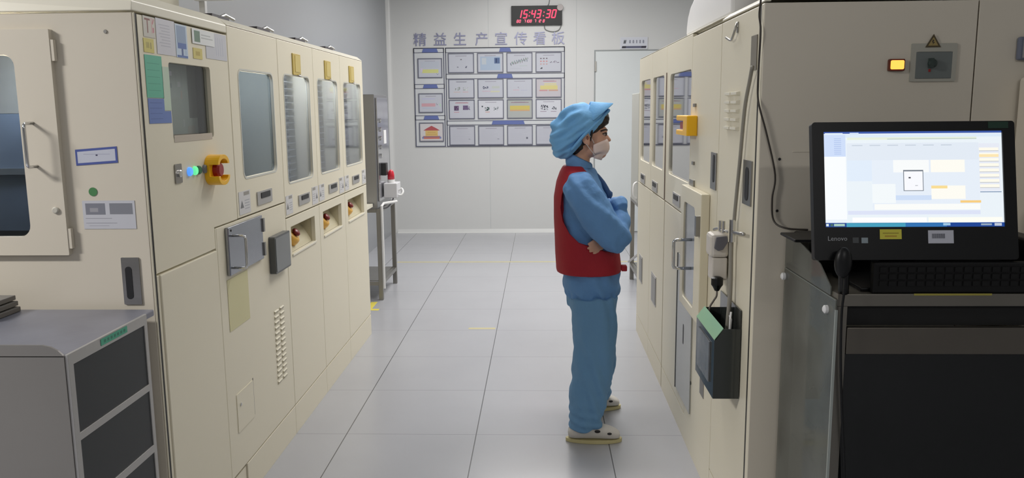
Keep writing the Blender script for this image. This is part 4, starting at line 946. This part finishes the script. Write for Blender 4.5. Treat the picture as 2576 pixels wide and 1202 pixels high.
for ch, x in (('8', -.276), ('0', -.248), ('7', -.190), ('1', -.168), ('0', -.145), ('8', -.118), ('7', -.066), ('1', -.026), ('2', -.006), ('8', .036)): digit(bm, ch, x, zb, ww, hh, .0035)
obj('date_digits', bm, mat('red_led_dim', (235, 90, 120), .4, emis=.7), t)
bm = B(); lathe(bm, (.243, 2.712, .041), [(.038, 0), (.038, .012), (.034, .016)], seg=24, face=FB); tag(obj('round_sensor', bm, mat('pale_disc', (196, 188, 186), .5)), 'pale round disc at the top right corner of the clock', 'disc')
bm = B(); tube(bm, [FB(.12, 2.9, .01), FB(.118, 2.82, .012), (.112, YB-.012, 2.77), (.098, YB-.02, 2.74)], .004, 8, 4); tube(bm, [FB(.055, 2.508, .012), FB(.07, 2.46, .01), FB(.15, 2.435, .01), FB(.225, 2.452, .01), FB(.258, 2.508, .012)], .005, 8, 5)
tag(obj('clock_cable', bm, mat('cable_grey', (120, 122, 120), .5), smooth=True), 'thin grey cable looping around the clock', 'cable')
# --- door sign
t = thing('door_sign', 'white sign with dark lower stripe above the door', 'sign', (1.125, YB, 2.22))
fsn = FB
plate('sign_plate', FB, rrect(.962, 2.222, 1.292, 2.362, .004), 0, .012, mat('sign_white', (214, 216, 222), .35), t, bevel=.002)
it = [([(1.0, 2.285), (1.03, 2.285), (1.04, 2.328), (1.008, 2.328)], (118, 122, 128)), (rect(1.012, 2.295, 1.026, 2.315), (60, 64, 70))]
rnd = random.Random(4)
for k in range(5):
    x = 1.068+k*.040
    for s_ in range(3): a = rnd.uniform(0, .008); it.append((rect(x+a, 2.292+s_*.012, x+.024-a*.5, 2.298+s_*.012), (112, 116, 132)))
    it.append((rect(x+.010, 2.288, x+.015, 2.328), (96, 100, 116)))
it += [([(.982, 2.232), (1.272, 2.232), (1.278, 2.256), (.988, 2.256)], (84, 86, 110)), ([(.982, 2.232), (1.03, 2.232), (1.036, 2.256), (.988, 2.256)], (30, 28, 44)), ([(1.214, 2.232), (1.272, 2.232), (1.278, 2.256), (1.22, 2.256)], (34, 32, 50))]
printed('sign_face', FB, (rect(.97, 2.229, 1.284, 2.355), (206, 209, 218)), it, t, .0122, .0006)

# ================================================================== FAR STANDS
def stand(lab, X, s, y0, y1, name='equipment_stand'):
    """X = aisle side, s = +1 when the stand extends to -X"""
    t = thing(name, lab, 'stand', (X-s*.25, (y0+y1)/2, 0))
    Xb = X-s*.50
    for (x, y) in ((X, y0), (X, y1), (Xb, y0), (Xb, y1)):
        bm = B(); box(bm, x, x-s*.035, y-.0175, y+.0175, 0, .745); obj('leg', bm, STEELD, t, bevel=.002)
    bm = B(); box(bm, X-s*.036, Xb+s*.001, y0-.015, y0+.015, .715, .745); box(bm, X-s*.036, Xb+s*.001, y1-.015, y1+.015, .715, .745)
    box(bm, X-s*.001, X-s*.034, y0+.018, y1-.018, .715, .745); box(bm, Xb, Xb-s*.034, y0+.018, y1-.018, .715, .745); obj('top_frame', bm, STEELD, t)
    bm = B(); box(bm, X-s*.001, X-s*.034, y0+.018, y1-.018, .12, .15); box(bm, Xb, Xb-s*.034, y0+.018, y1-.018, .12, .15); box(bm, X-s*.036, Xb+s*.001, y0-.01, y0+.01, .12, .15)
    box(bm, X-s*.036, Xb+s*.001, y1-.01, y1+.01, .12, .15); obj('lower_frame', bm, STEELD, t)
    bm = B(); box(bm, X-s*.036, Xb-s*.001, y0+.02, y1-.02, .15, .156); obj('shelf', bm, STEELD, t)
    return t
stand('stainless steel stand beyond the left cabinets', -1.275, 1, 6.48, 7.12)
t = thing('control_cabinet', 'tall stainless control cabinet on the stand beyond the left cabinets', 'control cabinet', (-1.52, 6.7, .746))
bm = B(); box(bm, -1.77, -1.295, 6.46, 6.98, .746, 1.645); obj('cabinet_body', bm, mat('satin_steel', (150, 150, 152), .32, .85, var=.06), t, bevel=.004)
FS = lambda u, v, n: (-1.295+n, u, v)
plate('control_panel', FS, rect(6.50, .80, 6.96, 1.62), .0005, .012, mat('mirror_steel', (190, 190, 195), .15, .9, var=.2, vscale=9), t, bevel=.002)
for z in (1.44, 1.37, 1.30, 1.23, 1.16):
    bm = B(); lathe(bm, (6.58, z, .012), [(.018, 0), (.018, .012), (.012, .016)], seg=12, face=FS); obj('push_button', bm, CHROME, t)
plate('display', FS, rect(6.74, 1.25, 6.84, 1.36), .012, .016, WHITE, t)
bm = B(); fbox(bm, FS, 6.6, 1.0, 6.68, 1.10, .012, .05); obj('rotary_switch', bm, DARK, t, bevel=.004)
t = thing('alarm_box', 'white alarm box at the steel stand, under the red beacon', 'alarm box', (-1.22, 6.7, .80))
bm = B(); box(bm, -1.274, -1.165, 6.62, 6.80, .815, .935); obj('box_body', bm, mat('alarm_white', (205, 205, 208), .4), t, bevel=.006)
bm = B(); tube(bm, [(-1.165, 6.7, .87), (-1.14, 6.7, .885), (-1.125, 6.68, .86), (-1.14, 6.66, .835), (-1.165, 6.66, .84)], .008, 10, 4); obj('cable_gland', bm, WHITE, t, smooth=True)
bm = B(); tube(bm, [(-1.20, 6.64, .812), (-1.21, 6.6, .78), (-1.24, 6.58, .745), (-1.27, 6.56, .74)], .006, 8, 4); obj('lead', bm, mat('lead_grey', (90, 90, 96), .5), t, smooth=True)
t = thing('red_beacon', 'red alarm beacon light on the white box', 'beacon', (-1.225, 6.70, .935))
bm = B(); lathe(bm, (-1.225, 6.70, .9355), [(.030, 0), (.030, .025)], seg=20); obj('beacon_base', bm, WHITE, t)
bm = B(); lathe(bm, (-1.225, 6.70, .9608), [(.029, 0), (.028, .04), (.024, .06), (.014, .076), (.004, .08)], seg=20); obj('beacon_dome', bm, mat('red_dome', (196, 32, 52), .12), t, smooth=True)
bm = B(); tube(bm, [(-1.165, 6.60, .79), (-1.255, 6.50, .785), (-1.262, 6.455, .77), (-1.262, 6.452, .10)], .011, 8); tag(obj('white_conduit', bm, WHITE), 'white bent conduit on the near leg of the steel stand', 'conduit')
bm = B(); box(bm, -1.45, -1.33, 5.4635, 6.44, .765, .79); tag(obj('transfer_rail', bm, CAPM), 'cream transfer rail leaving the end of the left cabinets', 'rail')
stR = stand('stainless steel stand beyond the right cabinets', .80, -1, 6.62, 7.28)
t = thing('control_cabinet', 'tall grey control cabinet on the stand beyond the right cabinets', 'control cabinet', (1.05, 6.9, .746))
bm = B(); box(bm, .792, 1.28, 6.70, 7.20, .746, 1.64); obj('cabinet_body', bm, mat('grey_cabinet_paint', (168, 168, 160), .4), t, bevel=.004)
bm = B(); tube(bm, [(.79, 6.75, .92), (.765, 6.74, .90), (.762, 6.74, .82), (.79, 6.75, .78)], .008, 8, 4); obj('cable_loop', bm, WHITE, t, smooth=True)
bm = B(); tube(bm, [(.79, 6.62, .34), (.79, 7.28, .16)], .01, 8); obj('drain_pipe', bm, ALU, stR)

# ================================================================== PERSON
def remeshed(name, bm, m, parent, vox=.008, sm=6, fold=None, keep_mod=False):
    bmesh.ops.recalc_face_normals(bm, faces=bm.faces[:])
    me = bpy.data.meshes.new('tmp'); bm.to_mesh(me); bm.free()
    o = bpy.data.objects.new('tmp', me); COL.objects.link(o)
    r = o.modifiers.new('r', 'REMESH'); r.mode = 'VOXEL'; r.voxel_size = vox
    if sm: s = o.modifiers.new('s', 'SMOOTH'); s.iterations = sm; s.factor = .5
    dg = bpy.context.evaluated_depsgraph_get(); dg.update()
    me2 = bpy.data.meshes.new_from_object(o.evaluated_get(dg)); bpy.data.objects.remove(o)
    b2 = B(); b2.from_mesh(me2); bpy.data.meshes.remove(me2)
    if fold:
        b2.normal_update()
        ds = [(v, v.normal*fold(v.co)) for v in b2.verts]
        for v, d_ in ds: v.co += d_
    return obj(name, b2, m, parent, smooth=True, recalc=False)
def loft(bm, secs, seg=32, p=2.2):
    """secs = (cx, cy, z, rx, ry[, tilt]) horizontal superellipses from bottom to top"""
    rings = []
    for s_ in secs:
        cx_, cy_, z, rx, ry = s_[:5]; tl = s_[5] if len(s_) > 5 else 0
        ring = []
        for k in range(seg):
            a = 2*PI*k/seg; ca, sa = math.cos(a), math.sin(a)
            e = 2/p; x = math.copysign(abs(ca)**e, ca)*rx; y = math.copysign(abs(sa)**e, sa)*ry
            ring.append(bm.verts.new((cx_+x, cy_+y, z+tl*x)))
        rings.append(ring)
    for i in range(len(rings)-1):
        for k in range(seg): bm.faces.new((rings[i][k], rings[i][(k+1) % seg], rings[i+1][(k+1) % seg], rings[i+1][k]))
    bm.faces.new(rings[0][::-1]); bm.faces.new(rings[-1]); return bm
def limb(bm, pts, radii, n=5, seg=18):
    tube(bm, pts, 0, seg, n, radii); ball(bm, pts[0], radii[0]*.98, 14); ball(bm, pts[-1], radii[-1]*.98, 14); return bm
PY = 3.80
person = thing('person', 'person in blue work suit, red vest, blue cap and mask standing with folded arms', 'person', (.22, PY, 0))
SKIN = mat('skin', (206, 160, 138), .5, var=.06, vscale=9)
CAPB = mat('cap_blue', (116, 178, 230), .7, var=.05, vscale=14, bump=.15, bscale=80)
JACK = mat('jacket_blue', (100, 148, 202), .75, var=.06, vscale=12, bump=.2, bscale=70)
TROU = mat('trousers_blue', (104, 150, 192), .75, var=.06, vscale=10, bump=.2, bscale=70)
VEST = mat('vest_red', (164, 22, 40), .7, var=.08, vscale=12, bump=.15, bscale=60)
HAIR = mat('black_hair', (26, 20, 20), .4, var=.3, vscale=40)
MASKM = mat('mask_white', (232, 212, 206), .7, var=.03)
# body (one continuous surface): head, neck, trunk, arms with hands, legs and feet
bm = B(); HX = .222
ball(bm, (HX-.014, PY, 1.430), (.088, .070, .076), 24)                     # skull
ball(bm, (HX+.030, PY, 1.385), (.056, .056, .082), 20)                      # face
ball(bm, (HX+.050, PY, 1.318), (.034, .038, .028), 16)                      # chin
ball(bm, (HX+.012, PY, 1.332), (.055, .050, .034), 16)                      # jaw
ball(bm, (HX+.064, PY, 1.420), (.022, .046, .020), 14)                      # brow
ball(bm, (HX+.083, PY, 1.382), (.014, .012, .018), 12); ball(bm, (HX+.094, PY, 1.377), (.010, .011, .009), 12)   # nose
ball(bm, (HX+.080, PY, 1.345), (.010, .022, .007), 10); ball(bm, (HX+.078, PY, 1.336), (.010, .019, .007), 10)   # lips
for s_ in (-1, 1): ball(bm, (HX+.050, PY+s_*.034, 1.378), (.022, .016, .018), 12)                                   # cheeks
tube(bm, [(.190, PY, 1.36), (.182, PY, 1.30), (.170, PY, 1.22)], .05, 18, 3, [.046, .047, .056])
loft(bm, [(.235, PY, .74, .095, .12), (.22, PY, .84, .10, .13), (.20, PY, .95, .10, .125), (.195, PY, 1.10, .105, .15), (.18, PY, 1.19, .085, .165), (.175, PY, 1.235, .05, .10)])
RS, RE, RW = Vector((.178, PY-.165, 1.175)), Vector((.345, PY-.185, .945)), Vector((.372, PY+.01, 1.035))
LS, LE, LW = Vector((.178, PY+.165, 1.175)), Vector((.350, PY+.17, .965)), Vector((.312, PY-.105, .957))
limb(bm, [RS, (RS+RE)/2, RE], [.048, .042, .036], 3, 14); limb(bm, [RE, (RE+RW)/2, RW], [.036, .034, .024], 3, 14)
limb(bm, [LS, (LS+LE)/2, LE], [.048, .042, .036], 3, 14); limb(bm, [LE, (LE+LW)/2, LW], [.036, .032, .022], 3, 14)
HIPR, KNR, ANR = Vector((.24, PY-.085, .78)), Vector((.245, PY-.115, .42)), Vector((.195, PY-.165, .085))
HIPL, KNL, ANL = Vector((.24, PY+.085, .78)), Vector((.28, PY+.14, .42)), Vector((.235, PY+.235, .085))
for h_, k_, a_ in ((HIPR, KNR, ANR), (HIPL, KNL, ANL)):
    limb(bm, [h_, (h_+k_)/2, k_, (k_*.6+a_*.4), a_], [.066, .062, .05, .05, .034], 3, 14)
    limb(bm, [a_+Vector((-.02, 0, -.03)), a_+Vector((.05, .003, -.048)), a_+Vector((.10, .01 if a_ is ANL else -.005, -.054))], [.024, .022, .016], 3, 12)
def hand(bm, wrist, dirv, palm_n, s=1.0, curl=.5, side=1):
    """palm with four unequal bent fingers and a thumb leaving the side of the palm"""
    d_ = Vector(dirv).normalized(); n = Vector(palm_n); n = (n-d_*n.dot(d_)).normalized(); w_ = d_.cross(n)*side
    W = Vector(wrist)
    for k in (-1.5, -.5, .5, 1.5): tube(bm, [W+w_*k*.010*s, W+d_*.045*s+w_*k*.016*s, W+d_*.085*s+w_*k*.019*s], 0, 10, 2, [.014*s, .013*s, .0105*s])
    for k, L in ((-1.5, .062), (-.5, .074), (.5, .070), (1.5, .054)):
        b = W+d_*.083*s+w_*k*.0195*s; p = [b]; dd = d_.copy()
        for q_, fr_ in enumerate((.42, .32, .26)):
            dd = (dd+n*curl*(.45+.35*q_)).normalized(); p.append(p[-1]+dd*L*fr_*s)
        tube(bm, p, 0, 10, 2, [.0095*s, .009*s, .0085*s, .0068*s]); ball(bm, p[-1], .0068*s, 8)
    b = W+d_*.025*s-w_*.024*s
    p = [b, b+(d_*.5-w_*.8+n*.3).normalized()*.03*s, b+(d_*.5-w_*.8+n*.3).normalized()*.03*s+(d_*.95-w_*.2+n*.4).normalized()*.028*s, b+(d_*.5-w_*.8+n*.3).normalized()*.03*s+(d_+n*.5).normalized()*.052*s]
    tube(bm, p, 0, 10, 2, [.013*s, .0115*s, .010*s, .0075*s]); ball(bm, p[-1], .0075*s, 8)
hand(bm, LW, (-.60, -.68, -.42), (-.6, .7, 0), .92, .25)          # tucked under the near arm, finger tips show
hand(bm, RW, (-.15, .95, .1), (-.9, -.1, 0), .90, .45)               # on the far sleeve
remeshed('body', bm, SKIN, person, .0052, 3)
# ears
for s_ in (-1, 1):
    bm = B(); q = Matrix.Rotation(math.radians(-12), 3, 'Y')
    ball(bm, (.208, PY+s_*.069, 1.386), (.018, .008, .028), 16, rot=q); ball(bm, (.205, PY+s_*.075, 1.388), (.019, .005, .030), 16, rot=q); ball(bm, (.214, PY+s_*.070, 1.364), (.009, .007, .011), 10)
    o = remeshed('ear', bm, SKIN, person, .003, 2)
    bm = B(); ball(bm, (.212, PY+s_*.0785, 1.390), (.006, .003, .010), 10); obj('ear_hollow', bm, mat('skin_hollow_shade', (140, 92, 78), .6), o, smooth=True)  # shade of the ear hollow painted as a darker skin patch
# eyes and brows
for s_ in (-1, 1):
    bm = B(); ball(bm, (HX+.066, PY+s_*.030, 1.4035), (.0115, .0135, .0075), 14); obj('eye', bm, mat('eye_white', (150, 135, 128), .3), person, smooth=True)
    bm = B(); ball(bm, (HX+.077, PY+s_*.031, 1.403), (.0045, .0065, .0065), 10); obj('iris', bm, mat('iris_dark', (22, 16, 14), .2), person, smooth=True)
    bm = B(); tube(bm, [(HX+.052, PY+s_*.050, 1.419), (HX+.073, PY+s_*.040, 1.425), (HX+.083, PY+s_*.020, 1.423)], .0032, 8, 3); obj('eyebrow', bm, HAIR, person, smooth=True)
    bm = B(); tube(bm, [(HX+.060, PY+s_*.045, 1.406), (HX+.076, PY+s_*.036, 1.411), (HX+.082, PY+s_*.022, 1.408)], .0020, 8, 3); obj('eyelash', bm, HAIR, person, smooth=True)
# hair
bm = B()
ball(bm, (HX-.012, PY, 1.437), (.096, .079, .082), 24); ball(bm, (HX-.055, PY, 1.36), (.05, .058, .065), 18); ball(bm, (HX-.03, PY, 1.405), (.055, .074, .055), 18)
ball(bm, (HX+.045, PY, 1.478), (.050, .058, .035), 18); ball(bm, (HX+.068, PY, 1.462), (.026, .05, .028), 14)
bmesh.ops.recalc_face_normals(bm, faces=bm.faces[:])
def cut(bm, co, no):
    g = bmesh.ops.bisect_plane(bm, geom=bm.verts[:]+bm.edges[:]+bm.faces[:], plane_co=co, plane_no=no, clear_outer=True)
    es = [e for e in g['geom_cut'] if isinstance(e, bmesh.types.BMEdge)]
    bmesh.ops.holes_fill(bm, edges=bm.edges[:], sides=0)
    return bm
def hair_fold(c): return .0018*math.sin(c.z*260+c.y*90)*.6
def solid(bm, vox=.006, sm=3):
    bmesh.ops.recalc_face_normals(bm, faces=bm.faces[:])
    me = bpy.data.meshes.new('tmp'); bm.to_mesh(me); bm.free(); o = bpy.data.objects.new('tmp', me); COL.objects.link(o)
    r = o.modifiers.new('r', 'REMESH'); r.mode = 'VOXEL'; r.voxel_size = vox
    s = o.modifiers.new('s', 'SMOOTH'); s.iterations = sm; s.factor = .5
    dg = bpy.context.evaluated_depsgraph_get(); dg.update(); me2 = bpy.data.meshes.new_from_object(o.evaluated_get(dg)); bpy.data.objects.remove(o)
    b2 = B(); b2.from_mesh(me2); bpy.data.meshes.remove(me2); return b2
hb = solid(bm, .005, 3)
# hairline: keep hair above/behind the line from forehead to the ear front and down to the nape
for v in hb.verts:
    c = v.co
    # face opening: push hair inside the head where the face shows
    line = 1.453-(.310-c.x)*.62
    if c.x > .216 and c.z < line:
        k = min(1, (line-c.z)/.012); ctr = Vector((HX-.005, PY, 1.40)); v.co = c+(ctr-c)*.30*k
remeshed('hair', hb, HAIR, person, .004, 1, hair_fold)
bm = B(); tube(bm, [(.232, PY-.070, 1.435), (.230, PY-.073, 1.405), (.226, PY-.072, 1.375)], 0, 8, 3, [.008, .006, .002]); obj('sideburn', bm, HAIR, person, smooth=True)
# cap: puffy crown + visor
bm = B()
ball(bm, (.185, PY, 1.455), (.112, .098, .092), 28); ball(bm, (.128, PY, 1.405), (.084, .098, .098), 26); ball(bm, (.118, PY, 1.352), (.070, .086, .062), 22); ball(bm, (.235, PY, 1.480), (.070, .082, .058), 20)
cb = solid(bm, .006, 8)
P0 = Vector((.135, PY, 1.305)); P1 = Vector((.322, PY, 1.500)); nn = Vector((P1.z-P0.z, 0, -(P1.x-P0.x))).normalized()
cut(cb, P0, nn)
def cap_fold(c):
    a = c-Vector((.235, PY, 1.50)); r = math.hypot(a.x, a.z)
    h = abs((c-P0).dot(nn)); q = (-a.x+a.z*-.0)*.55+a.z*.83
    k = min(1, max(0, (r-.02)/.07))*min(1, h/.02)
    return k*(.0050*math.sin(q*115+c.y*30+6*noise.noise(c*7))+.003*math.sin(q*210-c.y*44)+.004*noise.noise(c*16))
capo = remeshed('cap', cb, CAPB, person, .005, 2, cap_fold)
bm = B(); tube(bm, [(.140, PY-.078, 1.335), (.185, PY-.086, 1.390), (.235, PY-.083, 1.440), (.278, PY-.062, 1.480), (.306, PY-.03, 1.505), (.312, PY, 1.512), (.306, PY+.03, 1.505), (.278, PY+.062, 1.480), (.235, PY+.083, 1.440)], .007, 10, 4); obj('cap_band', bm, CAPB, capo, smooth=True)
bm = B(); n_ = 20; inn, outr = [], []
for i in range(n_+1):
    a = math.radians(-90+180*i/n_); c_, s_ = math.cos(a), math.sin(a)
    inn.append((.205+.025*c_, PY+.078*s_, 1.478+.074*c_)); outr.append((.240+.092*c_, PY+.088*s_, 1.470+.074*c_))
th_ = .003
v_ = [[bm.verts.new((p[0], p[1], p[2]+d_)) for p in L_] for L_ in (inn, outr) for d_ in (0, -th_)]
it_, ib, ot, ob = v_
for i in range(n_):
    bm.faces.new((it_[i], it_[i+1], ot[i+1], ot[i])); bm.faces.new((ib[i], ob[i], ob[i+1], ib[i+1])); bm.faces.new((ot[i], ot[i+1], ob[i+1], ob[i])); bm.faces.new((it_[i], ib[i], ib[i+1], it_[i+1]))
bm.faces.new((it_[0], ot[0], ob[0], ib[0])); bm.faces.new((it_[-1], ib[-1], ob[-1], ot[-1]))
obj('cap_visor', bm, CAPB, capo, smooth=True)
# mask
bm = B(); mk = []
for i in range(9):
    t_ = i/8; z = 1.384-.098*t_; row = []
    bul = math.sin(PI*min(1, t_*1.05+.08))**.7
    for j in range(15):
        a = math.radians(-98+196*j/14); c_, s_ = math.cos(a), math.sin(a)
        rx = .050+.018*bul-.018*max(0, (t_-.55)/.45); x = HX+.026+rx*max(c_, -.2)*(1.0); y = PY+(.057-.012*t_)*s_
        row.append(bm.verts.new((x, y, z+(.010*(1-c_) if t_ > .5 else -.022*(1-c_)))))
    mk.append(row)
for i in range(8):
    for j in range(14): bm.faces.new((mk[i][j], mk[i][j+1], mk[i+1][j+1], mk[i+1][j]))
mo = obj('face_mask', bm, MASKM, person, smooth=True)
s = mo.modifiers.new('solid', 'SOLIDIFY'); s.thickness = .0025; s.offset = 1
for s_ in (-1, 1):
    bm = B(); tube(bm, [(HX+.022, PY+s_*.060, 1.364), (.232, PY+s_*.072, 1.385), (.214, PY+s_*.080, 1.412)], .0014, 6, 4); tube(bm, [(HX+.030, PY+s_*.050, 1.306), (.228, PY+s_*.066, 1.335), (.208, PY+s_*.079, 1.362)], .0014, 6, 4); obj('mask_strap', bm, WHITE, mo, smooth=True)
# jacket with sleeves
def fold_j(c):
    f = .0045*math.sin(c.z*52+c.x*62+c.y*10+4*noise.noise(c*6))+.006*noise.noise(Vector((c.x*14, c.y*14, c.z*9)))+.003*noise.noise(c*34)
    if c.z < .72: f += .004*math.sin(math.atan2(c.y-PY, c.x-.24)*22)*max(0, 1-abs(c.z-.665)/.04)
    return f
bm = B()
loft(bm, [(.240, PY, .648, .126, .165), (.238, PY, .70, .132, .172), (.235, PY, .78, .132, .165), (.222, PY, .90, .128, .155), (.205, PY, 1.02, .120, .160), (.195, PY, 1.12, .112, .172), (.190, PY, 1.185, .098, .170), (.188, PY, 1.225, .080, .125), (.185, PY, 1.25, .064, .075)])
loft(bm, [(.178, PY, 1.20, .066, .085), (.180, PY, 1.26, .058, .064, -.3), (.178, PY, 1.300, .055, .058, -.45)])
RS2, RE2 = Vector((.180, PY-.160, 1.165)), Vector((.322, PY-.19, .955))
tube(bm, [RS2+Vector((0, .05, .015)), RS2, (RS2+RE2)/2+Vector((-.005, -.012, 0)), RE2, RE2+Vector((.022, .0, -.018))], 0, 20, 4, [.062, .074, .076, .072, .050])
ball(bm, RE2+Vector((.012, .005, -.004)), .066, 16)
tube(bm, [RE2+Vector((.01, .005, 0)), Vector((.352, PY-.11, .995)), Vector((.362, PY-.03, 1.035)), Vector((.358, PY+.05, 1.06))], 0, 18, 4, [.064, .056, .046, .038])
tube(bm, [Vector((.18, PY+.12, 1.18)), Vector((.18, PY+.165, 1.165)), Vector((.27, PY+.185, 1.06)), Vector((.345, PY+.175, .975))], 0, 18, 4, [.06, .072, .072, .062]); ball(bm, (.345, PY+.175, .975), .062, 14)
tube(bm, [Vector((.345, PY+.175, .975)), Vector((.355, PY+.08, .968)), Vector((.335, PY-.01, .96))], 0, 16, 4, [.058, .05, .040])
# bunched far sleeve over the chest
tube(bm, [(.335, PY+.03, 1.07), (.362, PY-.03, 1.09), (.372, PY-.08, 1.07)], 0, 14, 4, [.03, .038, .03])
jk = remeshed('jacket', bm, JACK, person, .0065, 5, fold_j)
bm = B(); ring = []
for i, (z, rr_, tl) in enumerate(((1.262, .062, -.25), (1.292, .060, -.45), (1.300, .055, -.5), (1.27, .052, -.3))):
    ring.append([bm.verts.new((.180+rr_*math.cos(2*PI*k/24), PY+rr_*1.05*math.sin(2*PI*k/24), z+tl*rr_*math.cos(2*PI*k/24))) for k in range(24)])
for i in range(3):
    for k in range(24): bm.faces.new((ring[i][k], ring[i][(k+1) % 24], ring[i+1][(k+1) % 24], ring[i+1][k]))
obj('collar', bm, JACK, jk, smooth=True)
# lapel knot at the chest, dark
bm = B(); tube(bm, [(.258, PY-.045, 1.225), (.285, PY-.045, 1.185), (.306, PY-.04, 1.145), (.315, PY-.04, 1.115)], 0, 10, 3, [.006, .012, .014, .008]); tube(bm, [(.30, PY-.03, 1.15), (.322, PY-.04, 1.135), (.318, PY-.05, 1.115)], 0, 8, 3, [.008, .010, .005]); obj('jacket_flap', bm, mat('jacket_navy', (58, 92, 140), .7), jk, smooth=True)
# vest
bm = B()
loft(bm, [(.225, PY, .772, .152, .180), (.224, PY, .80, .152, .182), (.218, PY, .86, .150, .176), (.210, PY, .93, .144, .172), (.196, PY, 1.02, .134, .174), (.184, PY, 1.12, .122, .182), (.174, PY, 1.19, .100, .178), (.162, PY, 1.235, .072, .150), (.150, PY, 1.262, .045, .10)], 48, 2.3)
vb_ = solid(bm, .0065, 3)
me = bpy.data.meshes.new('v'); vb_.to_mesh(me); vb_.free(); vo = bpy.data.objects.new('v', me); COL.objects.link(vo)
arm = [(.150, 1.232), (.205, 1.238), (.262, 1.215), (.36, 1.15), (.42, 1.06), (.42, .90), (.345, .866), (.29, .885), (.235, .905), (.172, .925), (.130, .965), (.100, 1.02), (.090, 1.08), (.096, 1.14), (.116, 1.20)]
bm = B()
prism(bm, lambda u, v, n: (u, PY+n, v), arm, -.4, -.105); prism(bm, lambda u, v, n: (u, PY+n, v), arm, .105, .4)
b2c = B(); prism(b2c, lambda u, v, n: (u, PY+n, v), [(.215, 1.30), (.24, 1.0), (.335, 1.0), (.42, 1.30)], -.109, .109); bmesh.ops.recalc_face_normals(b2c, faces=b2c.faces[:])
me = bpy.data.meshes.new('n'); b2c.to_mesh(me); b2c.free(); neck_ = bpy.data.objects.new('n', me); COL.objects.link(neck_)
bmesh.ops.recalc_face_normals(bm, faces=bm.faces[:])
me = bpy.data.meshes.new('c'); bm.to_mesh(me); bm.free(); co_ = bpy.data.objects.new('c', me); COL.objects.link(co_)
md = vo.modifiers.new('b', 'BOOLEAN'); md.operation = 'DIFFERENCE'; md.object = co_; md.solver = 'EXACT'
md = vo.modifiers.new('b2', 'BOOLEAN'); md.operation = 'DIFFERENCE'; md.object = neck_; md.solver = 'EXACT'
dg = bpy.context.evaluated_depsgraph_get(); dg.update(); m3 = bpy.data.meshes.new_from_object(vo.evaluated_get(dg)); bpy.data.objects.remove(vo); bpy.data.objects.remove(co_); bpy.data.objects.remove(neck_)
b3 = B(); b3.from_mesh(m3)
vest = obj('vest', b3, VEST, person, smooth=False)
for p in vest.data.polygons: p.use_smooth = True
vest.data.materials.clear(); vest.data.materials.append(VEST)
bm = B(); box(bm, .362, .388, PY-.17, PY-.13, .797, .822); obj('vest_tie', bm, VEST, vest, bevel=.004)
# trousers
def fold_t(c):
    f = .004*noise.noise(Vector((c.x*16, c.y*16, c.z*7)))+.003*noise.noise(c*30)
    low = max(0, 1-c.z/.22)
    return f+low*.006*math.sin(c.z*150+c.x*30)+.0045*math.sin(c.z*20+c.x*95+c.y*25+5*noise.noise(Vector((c.x*5, c.y*5, c.z*3))))
bm = B()
loft(bm, [(.240, PY, .60, .110, .150), (.240, PY, .68, .115, .155), (.235, PY, .76, .115, .150)])
for h_, k_, a_, o1 in ((HIPR, KNR, ANR, 0), (HIPL, KNL, ANL, 1)):
    if o1 == 0: P_ = [(.243, PY-.08, .66), (.248, PY-.092, .52), (.245, PY-.112, .38), (.222, PY-.14, .22), (.205, PY-.158, .12), (.203, PY-.163, .058)]; R__ = [.112, .106, .098, .088, .080, .078]
    else: P_ = [(.245, PY+.08, .66), (.270, PY+.11, .52), (.290, PY+.145, .38), (.292, PY+.18, .22), (.286, PY+.20, .14), (.285, PY+.21, .085)]; R__ = [.105, .094, .084, .074, .070, .074]
    tube(bm, P_, 0, 22, 4, R__)
tr = remeshed('trousers', bm, TROU, person, .0065, 4, fold_t)
# shoes
def shoe(ax, ay, lab, yaw=0):
    L = .245; bm = B()
    secs = [(0, .032, .012, .045), (.02, .042, .006, .062), (.06, .042, .004, .072), (.11, .042, .004, .074), (.15, .046, .004, .070), (.19, .048, .004, .058), (.225, .042, .005, .044), (.243, .026, .009, .030)]
    rings = []
    for x, hw, zb_, zt in secs:
        ring = []
        for k in range(16):
            a = 2*PI*k/16; y = hw*math.copysign(abs(math.cos(a))**.75, math.cos(a)); z = (zb_+zt)/2+(zt-zb_)/2*math.copysign(abs(math.sin(a))**.75, math.sin(a))
            ring.append(bm.verts.new((x, y, z+.012)))
        rings.append(ring)
    for i in range(len(rings)-1):
        for k in range(16): bm.faces.new((rings[i][k], rings[i][(k+1) % 16], rings[i+1][(k+1) % 16], rings[i+1][k]))
    bm.faces.new(rings[0][::-1]); bm.faces.new(rings[-1])
    R2 = Matrix.Translation((ax, ay, 0)) @ Matrix.Rotation(yaw, 4, 'Z'); bmesh.ops.transform(bm, matrix=R2, verts=bm.verts[:])
    s_ = obj('shoe', bm, mat('shoe_white', (206, 202, 196), .5, var=.04), person, smooth=True)
    sub = s_.modifiers.new('s', 'SUBSURF'); sub.levels = 1; sub.render_levels = 1
    bm = B(); pts = []
    for i in range(28):
        a = 2*PI*i/28; x = .121+.130*math.cos(a); y = (.045+.006*math.cos(a))*math.sin(a)
        pts.append((x, y))
    prism(bm, lambda u, v, n: (u, v, n), pts, .0005, .017); bmesh.ops.transform(bm, matrix=R2, verts=bm.verts[:])
    obj('sole', bm, mat('sole_cream', (204, 194, 146), .6), s_, bevel=.006)
    for x, y, r in ((.135, -.044, .014), (.19, -.046, .011)):
        bm = B(); ball(bm, (x, y, .062-.01*(x > .16)), (r, .004, r*.55), 10); bmesh.ops.transform(bm, matrix=R2, verts=bm.verts[:]); obj('shoe_mark', bm, mat('mark_black', (30, 28, 30), .5), s_, smooth=True)
shoe(.122, PY-.175, '', .0); shoe(.160, PY+.225, '', .12)
